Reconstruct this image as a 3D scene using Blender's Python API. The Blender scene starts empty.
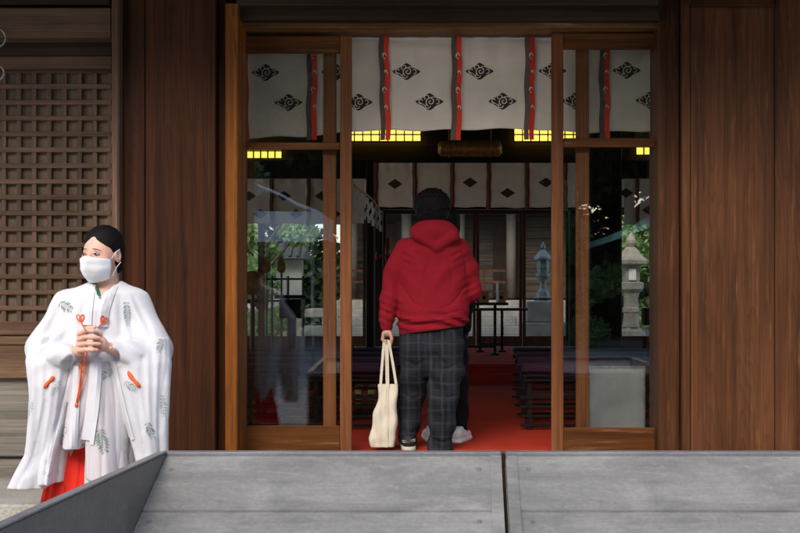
import bpy, bmesh, math, random
import numpy as np
from mathutils import Vector, Matrix
from mathutils.bvhtree import BVHTree

random.seed(7)
rng = np.random.RandomState(11)
SC = bpy.context.scene
COL = SC.collection
F = 1100.0           # focal length in photo pixels (photo 800 wide)
VX, VY = 460.0, 290.0
CAMY, CAMZ = -7.0, 1.05
RAD = math.radians

# ------------------------------------------------------------------ camera
cd = bpy.data.cameras.new('camera')
cam = bpy.data.objects.new('camera', cd)
COL.objects.link(cam)
cam.location = (0, CAMY, CAMZ)
cam.rotation_euler = (RAD(90), 0, 0)
cd.sensor_width = 36
cd.lens = F / 800 * 36
cd.shift_x = -(VX - 400) / 800
cd.shift_y = (VY - 266.5) / 800
cd.clip_start = 0.05
cd.clip_end = 2000
SC.camera = cam

# ------------------------------------------------------------------ sky and sun
w = bpy.data.worlds.new('World')
SC.world = w
w.use_nodes = True
wt = w.node_tree
bg = wt.nodes['Background']
sky = wt.nodes.new('ShaderNodeTexSky')
sky.sky_type = 'NISHITA'
sky.sun_disc = False
SUN_EL, SUN_AZ = RAD(38), RAD(195)      # azimuth measured clockwise from +Y
sky.sun_elevation = SUN_EL
sky.sun_rotation = SUN_AZ
sky.dust_density = 3.0
sky.air_density = 1.0
wt.links.new(sky.outputs[0], bg.inputs[0])
bg.inputs[1].default_value = 0.15
sd = bpy.data.lights.new('sun', 'SUN')
sun = bpy.data.objects.new('sun', sd)
COL.objects.link(sun)
sd.energy = 0.5
sd.angle = RAD(26)
sd.color = (1.0, 0.95, 0.88)
dirv = Vector((math.sin(SUN_AZ) * math.cos(SUN_EL), math.cos(SUN_AZ) * math.cos(SUN_EL), math.sin(SUN_EL)))
sun.rotation_euler = dirv.to_track_quat('Z', 'Y').to_euler()
SC.view_settings.view_transform = 'Standard'
SC.view_settings.look = 'None'
SC.view_settings.gamma = 1
SC.view_settings.use_curve_mapping = False
SC.view_settings.exposure = 1.3
SC.render.engine = 'CYCLES'
SC.cycles.max_bounces = 10
SC.cycles.transparent_max_bounces = 24
SC.cycles.diffuse_bounces = 5
SC.cycles.sample_clamp_indirect = 6

# ------------------------------------------------------------------ helpers
def P(px, py, D):
    return (px - VX) / F * D, D + CAMY, CAMZ - (py - VY) / F * D
def X(px, D): return (px - VX) / F * D
def Z(py, D): return CAMZ - (py - VY) / F * D

OFF = {}
def thing(name, label, cat, loc=(0, 0, 0), group=None):
    o = bpy.data.objects.new(name, None)
    o.empty_display_size = 0.1
    COL.objects.link(o)
    o.location = loc
    o['label'] = label
    o['category'] = cat
    if group: o['group'] = group
    OFF[o.name] = Vector(loc)
    return o

def tag(o, label, cat, group=None):
    o['label'] = label
    o['category'] = cat
    if group: o['group'] = group
    return o

def obj(name, verts, faces, mat, parent=None, smooth=False, mats=None, fmat=None):
    off = OFF[parent.name] if parent else Vector((0, 0, 0))
    me = bpy.data.meshes.new(name)
    V = np.asarray(verts, dtype=float).reshape(-1, 3)
    org = Vector((0, 0, 0))
    if parent is None:
        org = Vector(((V[:, 0].min() + V[:, 0].max()) / 2, (V[:, 1].min() + V[:, 1].max()) / 2, V[:, 2].min()))
    me.from_pydata([tuple(v - np.array(off + org)) for v in V], [], [tuple(int(i) for i in f) for f in faces])
    if mats:
        for m in mats: me.materials.append(m)
        if fmat is not None:
            me.polygons.foreach_set('material_index', list(fmat))
    else:
        me.materials.append(mat)
    if smooth:
        me.polygons.foreach_set('use_smooth', [True] * len(me.polygons))
    me.update()
    o = bpy.data.objects.new(name, me)
    COL.objects.link(o)
    o.location = org
    if parent:
        o.parent = parent
    OFF[o.name] = off + org
    return o

class MB:
    """collects primitives for ONE mesh"""
    def __init__(s): s.v = []; s.f = []; s.m = []
    def add(s, vs, fs, mi=0):
        n = len(s.v)
        s.v += [tuple(v) for v in vs]
        s.f += [tuple(i + n for i in f) for f in fs]
        s.m += [mi] * len(fs)
        return s
    def box(s, x0, x1, y0, y1, z0, z1, mi=0, bev=0.0):
        if x0 > x1: x0, x1 = x1, x0
        if y0 > y1: y0, y1 = y1, y0
        if z0 > z1: z0, z1 = z1, z0
        if bev <= 0:
            vs = [(x, y, z) for x in (x0, x1) for y in (y0, y1) for z in (z0, z1)]
            fs = [(0, 1, 3, 2), (4, 6, 7, 5), (0, 4, 5, 1), (2, 3, 7, 6), (0, 2, 6, 4), (1, 5, 7, 3)]
            return s.add(vs, fs, mi)
        b = min(bev, (x1 - x0) * .3, (y1 - y0) * .3, (z1 - z0) * .3)
        bm = bmesh.new()
        bmesh.ops.create_cube(bm, size=1)
        for v in bm.verts:
            v.co = Vector(((x0 + x1) / 2 + v.co.x * (x1 - x0), (y0 + y1) / 2 + v.co.y * (y1 - y0), (z0 + z1) / 2 + v.co.z * (z1 - z0)))
        bmesh.ops.bevel(bm, geom=bm.edges[:], offset=b, segments=1, affect='EDGES')
        bm.verts.ensure_lookup_table()
        for i, v in enumerate(bm.verts): v.index = i
        vs = [v.co[:] for v in bm.verts]; fs = [[v.index for v in f.verts] for f in bm.faces]
        bm.free()
        return s.add(vs, fs, mi)
    def prism(s, poly, axis, a0, a1, mi=0):
        """poly: 2D points; axis 0: (y,z) extruded in x; 1: (x,z) in y; 2: (x,y) in z"""
        def mk(p, a):
            return (a, p[0], p[1]) if axis == 0 else ((p[0], a, p[1]) if axis == 1 else (p[0], p[1], a))
        n = len(poly)
        vs = [mk(p, a0) for p in poly] + [mk(p, a1) for p in poly]
        fs = [tuple(range(n))[::-1], tuple(range(n, 2 * n))]
        fs += [(i, (i + 1) % n, n + (i + 1) % n, n + i) for i in range(n)]
        return s.add(vs, fs, mi)
    def tube(s, pts, rad, seg=8, mi=0, cap=True):
        pts = [Vector(p) for p in pts]
        rs = rad if isinstance(rad, (list, tuple)) else [rad] * len(pts)
        vs = []; fs = []
        up = None
        for i, p in enumerate(pts):
            t = (pts[min(i + 1, len(pts) - 1)] - pts[max(i - 1, 0)]).normalized()
            if up is None:
                up = Vector((0, 0, 1)) if abs(t.z) < .9 else Vector((1, 0, 0))
            a = t.cross(up).normalized(); b = a.cross(t).normalized(); up = b
            for k in range(seg):
                an = 2 * math.pi * k / seg
                vs.append(p + (a * math.cos(an) + b * math.sin(an)) * rs[i])
        for i in range(len(pts) - 1):
            for k in range(seg):
                k2 = (k + 1) % seg
                fs.append((i * seg + k, (i + 1) * seg + k, (i + 1) * seg + k2, i * seg + k2))
        if cap:
            fs.append(tuple(range(seg))); fs.append(tuple(range((len(pts) - 1) * seg, len(pts) * seg))[::-1])
        return s.add(vs, fs, mi)
    def lathe(s, prof, c, seg=24, mi=0, flat=1.0, rot=0.0):
        vs = []; fs = []
        for r, z in prof:
            for k in range(seg):
                a = 2 * math.pi * k / seg + rot
                vs.append((c[0] + r * math.cos(a), c[1] + r * math.sin(a) * flat, c[2] + z))
        for i in range(len(prof) - 1):
            for k in range(seg):
                k2 = (k + 1) % seg
                fs.append((i * seg + k, i * seg + k2, (i + 1) * seg + k2, (i + 1) * seg + k))
        fs.append(tuple(range(seg))[::-1]); fs.append(tuple(range((len(prof) - 1) * seg, len(prof) * seg)))
        return s.add(vs, fs, mi)
    def ell(s, c, r, M=None, seg=16, rings=10, mi=0):
        vs = []; fs = []
        for i in range(rings + 1):
            th = math.pi * i / rings
            for k in range(seg):
                a = 2 * math.pi * k / seg
                v = Vector((r[0] * math.sin(th) * math.cos(a), r[1] * math.sin(th) * math.sin(a), r[2] * math.cos(th)))
                if M: v = M @ v
                vs.append(v + Vector(c))
        for i in range(rings):
            for k in range(seg):
                k2 = (k + 1) % seg
                fs.append((i * seg + k, (i + 1) * seg + k, (i + 1) * seg + k2, i * seg + k2))
        return s.add(vs, fs, mi)
    def build(s, name, mat, parent=None, smooth=False, mats=None):
        return obj(name, s.v, s.f, mat, parent, smooth, mats, s.m if mats else None)

# ------------------------------------------------------------------ materials
def mat(name):
    m = bpy.data.materials.new(name)
    m.use_nodes = True
    nt = m.node_tree
    return m, nt, nt.nodes['Principled BSDF']
def N(nt, t, **kw):
    n = nt.nodes.new(t)
    for k, v in kw.items():
        if k in n.inputs: n.inputs[k].default_value = v
        else: setattr(n, k, v)
    return n
def coords(nt, scale=(1, 1, 1), rot=(0, 0, 0)):
    tc = nt.nodes.new('ShaderNodeTexCoord'); mp = nt.nodes.new('ShaderNodeMapping')
    nt.links.new(tc.outputs['Object'], mp.inputs[0])
    mp.inputs['Scale'].default_value = scale; mp.inputs['Rotation'].default_value = rot
    return mp
def ramp(nt, stops):
    r = nt.nodes.new('ShaderNodeValToRGB')
    e = r.color_ramp.elements
    while len(e) < len(stops): e.new(0.5)
    for i, (p, c) in enumerate(stops):
        e[i].position = p; e[i].color = (*c, 1) if len(c) == 3 else c
    return r
def mix(nt, a, b, fac, mode='MIX'):
    m = nt.nodes.new('ShaderNodeMix'); m.data_type = 'RGBA'; m.blend_type = mode
    for sock, val in ((0, fac), (6, a), (7, b)):
        if hasattr(val, 'links'): nt.links.new(val, m.inputs[sock])
        else: m.inputs[sock].default_value = val if sock == 0 else (*val, 1)
    return m.outputs[2]
def bump(nt, bs, h, s=0.3, d=0.01):
    b = nt.nodes.new('ShaderNodeBump'); b.inputs['Strength'].default_value = s; b.inputs['Distance'].default_value = d
    nt.links.new(h, b.inputs['Height']); nt.links.new(b.outputs[0], bs.inputs['Normal'])

def wood(name, dark, light, axis='Z', rough=0.5, scale=1.0, ring=True, wear=None, wearamt=0.6, spec=0.14, bumpy=.35):
    m, nt, bs = mat(name)
    lo, hi = 0.6 * scale, 14 * scale
    sc = {'X': (lo, hi, hi), 'Y': (hi, lo, hi), 'Z': (hi, hi, lo)}[axis]
    mp = coords(nt, sc)
    n1 = N(nt, 'ShaderNodeTexNoise', Scale=1.0, Detail=6.0, Roughness=0.6, Distortion=0.4)
    nt.links.new(mp.outputs[0], n1.inputs['Vector'])
    mpf = coords(nt, tuple(v * (9 if v > 5 else 3) for v in sc))
    n2 = N(nt, 'ShaderNodeTexNoise', Scale=1.0, Detail=4.0, Roughness=0.7)
    nt.links.new(mpf.outputs[0], n2.inputs['Vector'])
    r1 = ramp(nt, [(0.3, dark), (0.72, light)])
    nt.links.new(n1.outputs[0], r1.inputs[0])
    col = r1.outputs[0]
    if ring:
        sc2 = {'X': (.35, 5, 5), 'Y': (5, .35, 5), 'Z': (5, 5, .35)}[axis]
        mp2 = coords(nt, tuple(v * scale for v in sc2))
        nn = N(nt, 'ShaderNodeTexNoise', Scale=1.0, Detail=1.5, Roughness=0.4)
        nt.links.new(mp2.outputs[0], nn.inputs['Vector'])
        mm = N(nt, 'ShaderNodeMath', operation='MULTIPLY'); mm.inputs[1].default_value = 32
        nt.links.new(nn.outputs[0], mm.inputs[0])
        fr = N(nt, 'ShaderNodeMath', operation='FRACT'); nt.links.new(mm.outputs[0], fr.inputs[0])
        rr = ramp(nt, [(0.0, (1, 1, 1)), (0.65, (.82, .82, .82)), (0.92, (.5, .48, .46)), (1.0, (1, 1, 1))])
        nt.links.new(fr.outputs[0], rr.inputs[0])
        col = mix(nt, col, rr.outputs[0], 0.42, 'MULTIPLY')
    rf = ramp(nt, [(0.35, (.68, .66, .64)), (0.6, (1.08, 1.08, 1.08))])
    nt.links.new(n2.outputs[0], rf.inputs[0])
    col = mix(nt, col, rf.outputs[0], 0.9, 'MULTIPLY')
    # broad patchiness
    mb = coords(nt, (1.1, 1.1, 1.1))
    n3 = N(nt, 'ShaderNodeTexNoise', Scale=1.0, Detail=5.0)
    nt.links.new(mb.outputs[0], n3.inputs['Vector'])
    r3 = ramp(nt, [(0.3, (.62, .6, .58)), (0.7, (1.2, 1.2, 1.2))])
    nt.links.new(n3.outputs[0], r3.inputs[0])
    col = mix(nt, col, r3.outputs[0], 0.7, 'MULTIPLY')
    gi = nt.nodes.new('ShaderNodeNewGeometry'); ri = ramp(nt, [(0, (.8, .8, .8)), (1, (1.12, 1.12, 1.12))]); nt.links.new(gi.outputs['Random Per Island'], ri.inputs[0])
    col = mix(nt, col, ri.outputs[0], .8, 'MULTIPLY')
    if wear:
        scw = {'X': (2, 30, 30), 'Y': (30, 2, 30), 'Z': (30, 30, 2.2)}[axis]
        mw = coords(nt, scw)
        n4 = N(nt, 'ShaderNodeTexNoise', Scale=1.0, Detail=8.0, Roughness=.7)
        nt.links.new(mw.outputs[0], n4.inputs['Vector'])
        r4 = ramp(nt, [(0.56, (0, 0, 0)), (0.7, (wearamt,) * 3)])
        nt.links.new(n4.outputs[0], r4.inputs[0])
        col = mix(nt, col, wear, r4.outputs[0])
    nt.links.new(col, bs.inputs['Base Color'])
    bs.inputs['Roughness'].default_value = rough
    bs.inputs['Specular IOR Level'].default_value = spec
    bump(nt, bs, n2.outputs[0], bumpy, 0.004)
    return m

def plain(name, col, rough=0.6, noise=0.15, nscale=30, metal=0.0, bumps=0.15, emit=None, es=0, spec=.4):
    m, nt, bs = mat(name)
    mp = coords(nt)
    n1 = N(nt, 'ShaderNodeTexNoise', Scale=nscale, Detail=5.0)
    nt.links.new(mp.outputs[0], n1.inputs['Vector'])
    a = tuple(c * (1 - noise) for c in col); b = tuple(min(1, c * (1 + noise)) for c in col)
    r = ramp(nt, [(0.3, a), (0.7, b)])
    nt.links.new(n1.outputs[0], r.inputs[0]); nt.links.new(r.outputs[0], bs.inputs['Base Color'])
    bs.inputs['Roughness'].default_value = rough; bs.inputs['Metallic'].default_value = metal
    bs.inputs['Specular IOR Level'].default_value = spec
    if bumps: bump(nt, bs, n1.outputs[0], bumps, 0.004)
    if emit:
        bs.inputs['Emission Color'].default_value = (*emit, 1); bs.inputs['Emission Strength'].default_value = es
    return m

def fabric(name, col, weave=900, rough=0.9, noise=.06, sheen=.0, spots=None, trans=0.0, bs_=.25):
    m, nt, bs = mat(name)
    mp = coords(nt)
    n1 = N(nt, 'ShaderNodeTexNoise', Scale=6.0, Detail=6.0); nt.links.new(mp.outputs[0], n1.inputs['Vector'])
    n2 = N(nt, 'ShaderNodeTexNoise', Scale=float(weave), Detail=2.0); nt.links.new(mp.outputs[0], n2.inputs['Vector'])
    a = tuple(c * (1 - noise) for c in col); b = tuple(min(1, c * (1 + noise)) for c in col)
    r = ramp(nt, [(0.3, a), (0.7, b)]); nt.links.new(n1.outputs[0], r.inputs[0])
    r2 = ramp(nt, [(0.3, (.8, .8, .8)), (0.7, (1.1, 1.1, 1.1))]); nt.links.new(n2.outputs[0], r2.inputs[0])
    c = mix(nt, r.outputs[0], r2.outputs[0], 0.5, 'MULTIPLY')
    nt.links.new(c, bs.inputs['Base Color'])
    bs.inputs['Roughness'].default_value = rough; bs.inputs['Specular IOR Level'].default_value = 0.15
    bs.inputs['Sheen Weight'].default_value = sheen
    bump(nt, bs, n2.outputs[0], bs_, 0.002)
    return m

def glass_mat(name, base=0.07, tint=(.96, .98, .97)):
    m = bpy.data.materials.new(name); m.use_nodes = True; nt = m.node_tree
    nt.nodes.clear()
    out = nt.nodes.new('ShaderNodeOutputMaterial'); tr = nt.nodes.new('ShaderNodeBsdfTransparent'); gl = nt.nodes.new('ShaderNodeBsdfGlossy')
    tr.inputs[0].default_value = (*tint, 1); gl.inputs['Roughness'].default_value = 0.0
    lw = nt.nodes.new('ShaderNodeLayerWeight'); lw.inputs[0].default_value = 0.5
    pw = N(nt, 'ShaderNodeMath', operation='POWER'); pw.inputs[1].default_value = 5.0
    nt.links.new(lw.outputs['Facing'], pw.inputs[0])
    ma = N(nt, 'ShaderNodeMath', operation='MULTIPLY_ADD'); ma.inputs[1].default_value = 0.8; ma.inputs[2].default_value = base
    nt.links.new(pw.outputs[0], ma.inputs[0])
    mx = nt.nodes.new('ShaderNodeMixShader')
    nt.links.new(ma.outputs[0], mx.inputs[0]); nt.links.new(tr.outputs[0], mx.inputs[1]); nt.links.new(gl.outputs[0], mx.inputs[2])
    nt.links.new(mx.outputs[0], out.inputs[0])
    # slight old-glass ripple
    mp = coords(nt, (3, 3, 1.2)); n1 = N(nt, 'ShaderNodeTexNoise', Scale=2.0, Detail=1.0); nt.links.new(mp.outputs[0], n1.inputs['Vector'])
    b = nt.nodes.new('ShaderNodeBump'); b.inputs['Strength'].default_value = 0.03; b.inputs['Distance'].default_value = 0.008
    nt.links.new(n1.outputs[0], b.inputs['Height']); nt.links.new(b.outputs[0], gl.inputs['Normal'])
    return m

M = {}
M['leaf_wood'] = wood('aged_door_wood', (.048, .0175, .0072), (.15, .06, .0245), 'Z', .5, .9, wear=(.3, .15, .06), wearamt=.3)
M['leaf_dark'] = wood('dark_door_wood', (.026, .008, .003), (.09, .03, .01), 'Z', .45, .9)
M['frame'] = wood('sliding_frame_wood', (.12, .042, .015), (.26, .1, .038), 'Z', .5, 1.6, ring=False, wear=(.3, .14, .06), wearamt=.35)
M['frame_x'] = wood('sliding_rail_wood', (.07, .023, .005), (.17, .062, .015), 'X', .5, 1.6, ring=False, wear=(.33, .17, .09), wearamt=.5)
M['post_lit'] = wood('sunlit_post_wood', (.14, .042, .008), (.38, .13, .02), 'Z', .5, 1.0, ring=True, wear=(.05, .018, .006), wearamt=.85)  # bright orange base stands for sunlight on the post; dark streaks are stains
M['beam_x'] = wood('dark_beam_wood', (.026, .017, .011), (.065, .041, .027), 'X', .6, 1.0, ring=False)
M['rail_worn'] = wood('worn_track_wood', (.1, .045, .015), (.26, .13, .05), 'X', .6, 1.0, ring=False, wear=(.5, .4, .26), wearamt=.7)
M['lattice'] = wood('lattice_wood', (.09, .054, .036), (.22, .137, .093), 'Z', .65, 1.4, ring=False)
M['lattice_x'] = wood('lattice_wood_across', (.09, .052, .034), (.22, .135, .09), 'X', .65, 1.4, ring=False)
M['backing'] = wood('lattice_backing_wood', (.12, .09, .063), (.22, .17, .12), 'Z', .7, 1.2, ring=False)
M['ledge'] = wood('ledge_wood', (.11, .064, .038), (.25, .155, .095), 'X', .6, 1.0)
M['grey_wood'] = wood('weathered_step_wood', (.18, .165, .14), (.36, .33, .28), 'X', .75, 1.0, ring=True)
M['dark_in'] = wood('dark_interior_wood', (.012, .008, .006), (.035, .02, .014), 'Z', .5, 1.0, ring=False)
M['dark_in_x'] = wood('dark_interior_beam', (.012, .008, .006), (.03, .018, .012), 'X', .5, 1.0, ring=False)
M['redbrown'] = wood('redbrown_door_wood', (.045, .018, .01), (.1, .04, .022), 'Z', .4, 1.2, ring=False)
M['glass'] = glass_mat('door_glass', .125)
M['glass_far'] = glass_mat('far_glass', .035)
M['carpet'] = fabric('red_carpet', (.44, .038, .018), 400, 1.0, .12)
M['noren'] = fabric('cream_curtain_cloth', (.8, .69, .57), 700, .9, .07)
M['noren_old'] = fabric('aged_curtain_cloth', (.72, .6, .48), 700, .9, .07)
M['mark'] = plain('dark_brown_print', (.05, .025, .018), .9, .1, 50, bumps=0)
M['ribbon_red'] = fabric('red_ribbon', (.85, .065, .035), 600)
M['ribbon_dark'] = fabric('dark_ribbon', (.14, .1, .08), 600)
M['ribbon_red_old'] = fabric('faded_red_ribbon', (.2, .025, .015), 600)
M['white_print'] = plain('white_print', (.75, .65, .6), .9, .1, 40, bumps=0)
M['black'] = plain('black_lacquer', (.012, .011, .011), .35, .2, 20, bumps=.05)
M['purple'] = fabric('purple_cushion', (.05, .02, .045), 400)
M['gold'] = plain('dull_gold', (.42, .23, .045), .45, .3, 25, metal=.5)
M['straw'] = plain('straw_mat', (.4, .28, .1), .8, .25, 60)
M['hinoki'] = wood('pale_offering_wood', (.38, .2, .09), (.6, .36, .18), 'X', .5, 2, ring=False)
M['paper'] = plain('white_paper', (.8, .78, .74), .8, .04, 30)
M['lamp'] = plain('lit_paper_pane', (.8, .65, .25), .8, .08, 20, emit=(1.0, .7, .1), es=.75)
M['redlac'] = plain('red_lacquer', (.3, .06, .02), .35, .2, 12)
M['plaster'] = plain('white_plaster', (.6, .58, .54), .85, .1, 5)
M['tile'] = plain('grey_roof_tile', (.1, .105, .11), .6, .3, 14)
M['bronze'] = plain('green_bronze', (.17, .21, .19), .55, .35, 18, metal=.2)
M['copper'] = plain('verdigris_copper', (.3, .55, .47), .6, .25, 6)
M['tent'] = fabric('white_tent_canvas', (.78, .79, .82), 300)
M['metal'] = plain('old_iron', (.32, .32, .3), .45, .3, 40, metal=.7)

def stone(name, a, b, scale=6, rough=.85, speck=True):
    m, nt, bs = mat(name)
    mp = coords(nt)
    n1 = N(nt, 'ShaderNodeTexNoise', Scale=float(scale), Detail=8.0, Roughness=.65); nt.links.new(mp.outputs[0], n1.inputs['Vector'])
    r = ramp(nt, [(0.32, a), (0.7, b)]); nt.links.new(n1.outputs[0], r.inputs[0])
    n2 = N(nt, 'ShaderNodeTexNoise', Scale=float(scale * 25), Detail=3.0); nt.links.new(mp.outputs[0], n2.inputs['Vector'])
    r2 = ramp(nt, [(0.35, (.7, .7, .7)), (0.65, (1.15, 1.15, 1.15))]); nt.links.new(n2.outputs[0], r2.inputs[0])
    nt.links.new(mix(nt, r.outputs[0], r2.outputs[0], .7, 'MULTIPLY'), bs.inputs['Base Color'])
    bs.inputs['Roughness'].default_value = rough
    bump(nt, bs, n2.outputs[0], .4, .006)
    return m
M['paving'] = stone('stone_paving', (.26, .25, .22), (.44, .43, .39), 3)
M['gravel'] = stone('pale_gravel', (.4, .38, .34), (.6, .57, .52), 8)
M['granite'] = stone('weathered_granite', (.22, .19, .14), (.46, .4, .32), 5)
M['steps'] = stone('pale_step_stone', (.22, .208, .175), (.36, .345, .3), 4)
M['floor'] = plain('grey_floor', (.16, .16, .15), .5, .15, 6)

def zinc(name, a, b, streak=(.5, .5, .48), rough=.45, metal=.35):
    m, nt, bs = mat(name)
    mp = coords(nt, (1.2, 3, 3)); n1 = N(nt, 'ShaderNodeTexNoise', Scale=1.6, Detail=9.0, Roughness=.68, Distortion=.8)
    nt.links.new(mp.outputs[0], n1.inputs['Vector'])
    r = ramp(nt, [(0.34, a), (0.66, b)]); nt.links.new(n1.outputs[0], r.inputs[0])
    mp2 = coords(nt, (8, 28, 28)); n2 = N(nt, 'ShaderNodeTexNoise', Scale=1.0, Detail=6.0, Roughness=.7, Distortion=1.5); nt.links.new(mp2.outputs[0], n2.inputs['Vector'])
    r2 = ramp(nt, [(0.56, (0, 0, 0)), (0.8, (.42,) * 3)]); nt.links.new(n2.outputs[0], r2.inputs[0])
    c = mix(nt, r.outputs[0], streak, r2.outputs[0])
    n3 = N(nt, 'ShaderNodeTexNoise', Scale=60.0, Detail=3.0); mp3 = coords(nt); nt.links.new(mp3.outputs[0], n3.inputs['Vector'])
    r3 = ramp(nt, [(0.3, (.85, .85, .85)), (0.7, (1.1, 1.1, 1.1))]); nt.links.new(n3.outputs[0], r3.inputs[0])
    c = mix(nt, c, r3.outputs[0], .6, 'MULTIPLY')
    mp5 = coords(nt, (.9, 14, 14)); n5 = N(nt, 'ShaderNodeTexNoise', Scale=1.0, Detail=7.0, Roughness=.75, Distortion=2.2); nt.links.new(mp5.outputs[0], n5.inputs['Vector'])
    r5 = ramp(nt, [(0.36, (.74, .75, .77)), (0.5, (1, 1, 1)), (.66, (1.18, 1.17, 1.15))]); nt.links.new(n5.outputs[0], r5.inputs[0])
    c = mix(nt, c, r5.outputs[0], .4, 'MULTIPLY')
    # sparse white nicks
    n4 = N(nt, 'ShaderNodeTexVoronoi', Scale=16.0); nt.links.new(mp3.outputs[0], n4.inputs['Vector'])
    r4 = ramp(nt, [(0.02, (.35,) * 3), (0.05, (0, 0, 0))]); nt.links.new(n4.outputs['Distance'], r4.inputs[0])
    c = mix(nt, c, (.75, .74, .7), r4.outputs[0])
    nt.links.new(c, bs.inputs['Base Color'])
    bs.inputs['Roughness'].default_value = rough; bs.inputs['Metallic'].default_value = metal
    rr = ramp(nt, [(0.3, (rough - .1,) * 3), (0.7, (rough + .15,) * 3)]); nt.links.new(n1.outputs[0], rr.inputs[0]); nt.links.new(rr.outputs[0], bs.inputs['Roughness'])
    bump(nt, bs, n1.outputs[0], .25, .01)
    return m
M['zinc'] = zinc('zinc_sheet', (.145, .147, .143), (.26, .26, .25), (.46, .45, .41), .5, .0)
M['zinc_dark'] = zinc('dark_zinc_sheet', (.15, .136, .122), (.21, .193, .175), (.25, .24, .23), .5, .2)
M['zinc_rim'] = zinc('rim_zinc', (.14, .14, .15), (.21, .21, .22), (.5, .4, .3), .4, .15)

def leafmat(name, a, b):
    m, nt, bs = mat(name)
    oi = nt.nodes.new('ShaderNodeNewGeometry'); r = ramp(nt, [(0, a), (1, b)])
    nt.links.new(oi.outputs['Random Per Island'], r.inputs[0]); nt.links.new(r.outputs[0], bs.inputs['Base Color'])
    bs.inputs['Roughness'].default_value = .55
    bs.inputs['Transmission Weight'].default_value = 0
    tr = nt.nodes.new('ShaderNodeBsdfTranslucent'); nt.links.new(r.outputs[0], tr.inputs[0])
    mx = nt.nodes.new('ShaderNodeMixShader'); mx.inputs[0].default_value = .45
    out = nt.nodes['Material Output']
    nt.links.new(bs.outputs[0], mx.inputs[1]); nt.links.new(tr.outputs[0], mx.inputs[2]); nt.links.new(mx.outputs[0], out.inputs[0])
    return m
M['leaf_light'] = leafmat('light_foliage', (.18, .33, .09), (.42, .56, .25))
M['leaf_deep'] = leafmat('deep_foliage', (.02, .045, .02), (.06, .1, .04))
M['bark'] = wood('bark', (.06, .045, .035), (.14, .11, .09), 'Z', .9, .6, ring=False)

# ================================================================== GROUND
g = MB(); g.add([(-300, -300, -.5), (300, -300, -.5), (300, 300, -.5), (-300, 300, -.5)], [(0, 1, 2, 3)])
gr = g.build('ground', M['gravel']); gr['kind'] = 'structure'
g = MB()
# raised court behind the hall
g.box(-14, 14, 9.95, 32, -.48, -.02)
o = g.build('court_ground', M['steps']); o['kind'] = 'structure'
# stone landing the attendant stands on, with one step up to the plinth
g = MB()
xs = [-7, -5.6, -4.3, -3.15, -2.05, -.9, .3, 1.5, 2.7, 3.9, 5.2, 7]
for i in range(len(xs) - 1):
    g.box(xs[i] + .003, xs[i + 1] - .003, -2.2, -1.32, -.5, -.22, bev=.008)
    g.box(xs[i] + .203, xs[i + 1] + .197, -1.315, -.505, -.5, -.06, bev=.01)
o = g.build('stone_landing', M['paving']); o['kind'] = 'structure'
g = MB(); g.box(-3.2, 4.2, -14, -2.21, -.6, -.494); o = g.build('approach_path', M['paving']); o['kind'] = 'structure'

# ================================================================== SHRINE HALL
H = thing('shrine_hall', 'wooden shrine hall with tall plank doors, glass sliding doors and lattice wall', 'building', (0, 4, -.2))
Dd = 7.0
# floor deck and plinth
b = MB(); b.box(-6.5, 6.5, -.28, 5.5, -.5, -.002); b.build('floor_deck', M['floor'], H)
b = MB(); b.box(-6.5, 6.5, 5.5, 9.9, -.45, .2, bev=.01); b.build('raised_floor', M['floor'], H)
b = MB(); b.box(-6.5, 6.5, 5.2, 5.497, -.0, .1, bev=.01); b.build('interior_step', M['floor'], H)
# grey weathered boards at the foot of the left wall
b = MB()
b.box(-6, X(116, 6.7), -.3, -.27, Z(403, 6.7), Z(380, 6.7) + .02)
b.box(-6, X(116, 6.7), -.33, -.29, Z(437, 6.7), Z(402, 6.7), bev=.006)
b.box(-6, X(116, 6.5), -.5, -.3, Z(457, 6.5), Z(437, 6.5), bev=.01)
b.box(-6, X(116, 6.5), -.47, -.31, -.2, Z(458.5, 6.5), bev=.01)
b.build('wooden_step', M['grey_wood'], H)
b = MB(); b.box(X(116, 6.6), 6, -.47, -.285, -.2, -.01, bev=.01); b.build('door_step', M['grey_wood'], H)

# left lattice wall
DL = 6.9
YL = DL - 7
def bx(px0, px1, py0, py1, D, dep=.08, mb=None, bev=.006):
    mb.box(X(px0, D), X(px1, D), D - 7, D - 7 + dep, Z(py1, D), Z(py0, D), bev=bev)
xl = -6.0
lp = MB(); lp.box(xl, X(111.5, 6.94), YL + .034, .05, Z(332, 7), Z(56, 7)); latt_back = lp.build('lattice_backing', M['backing'], H)
lv = MB(); pit = 15.2
k = 0; x = 109.5
while X(x, DL) > xl:
    lv.box(X(x - 2.4, DL), X(x + 2.4, DL), YL + .008, YL + .033, Z(322, DL), Z(70, DL), bev=.003); x -= pit
lv.build('lattice_uprights', M['lattice'], H)
lh = MB(); y = 70.5
while y < 326:
    lh.box(xl, X(111, DL), YL + .002, YL + .031, Z(y + 2.5, DL), Z(y - 2.5, DL), bev=.003); y += 15.85
lh.build('lattice_crossbars', M['lattice_x'], H)
b = MB(); b.box(xl, X(111.5, 6.86), -.14, -.03, Z(69, 6.86), Z(56, 6.86), bev=.004); b.build('lattice_head_rail', M['lattice_x'], H)
b = MB(); b.box(xl, X(111.5, 6.86), -.14, -.03, Z(335, 6.86), Z(321.5, 6.86), bev=.004); b.build('lattice_sill_rail', M['lattice_x'], H)
b = MB(); b.box(xl, X(111.5, 6.72), -.28, -.06, Z(38, 6.72), Z(7.5, 6.72), bev=.008); b.build('wall_beam', M['lattice_x'], H)
b = MB(); b.box(xl, X(111.5, 6.84), -.16, .0, Z(55.5, 6.84), Z(39, 6.84), bev=.004); b.box(xl, X(111.5, 6.84), -.2, .0, Z(6.5, 6.84), 3.4); b.build('upper_beam', M['beam_x'], H)
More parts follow.
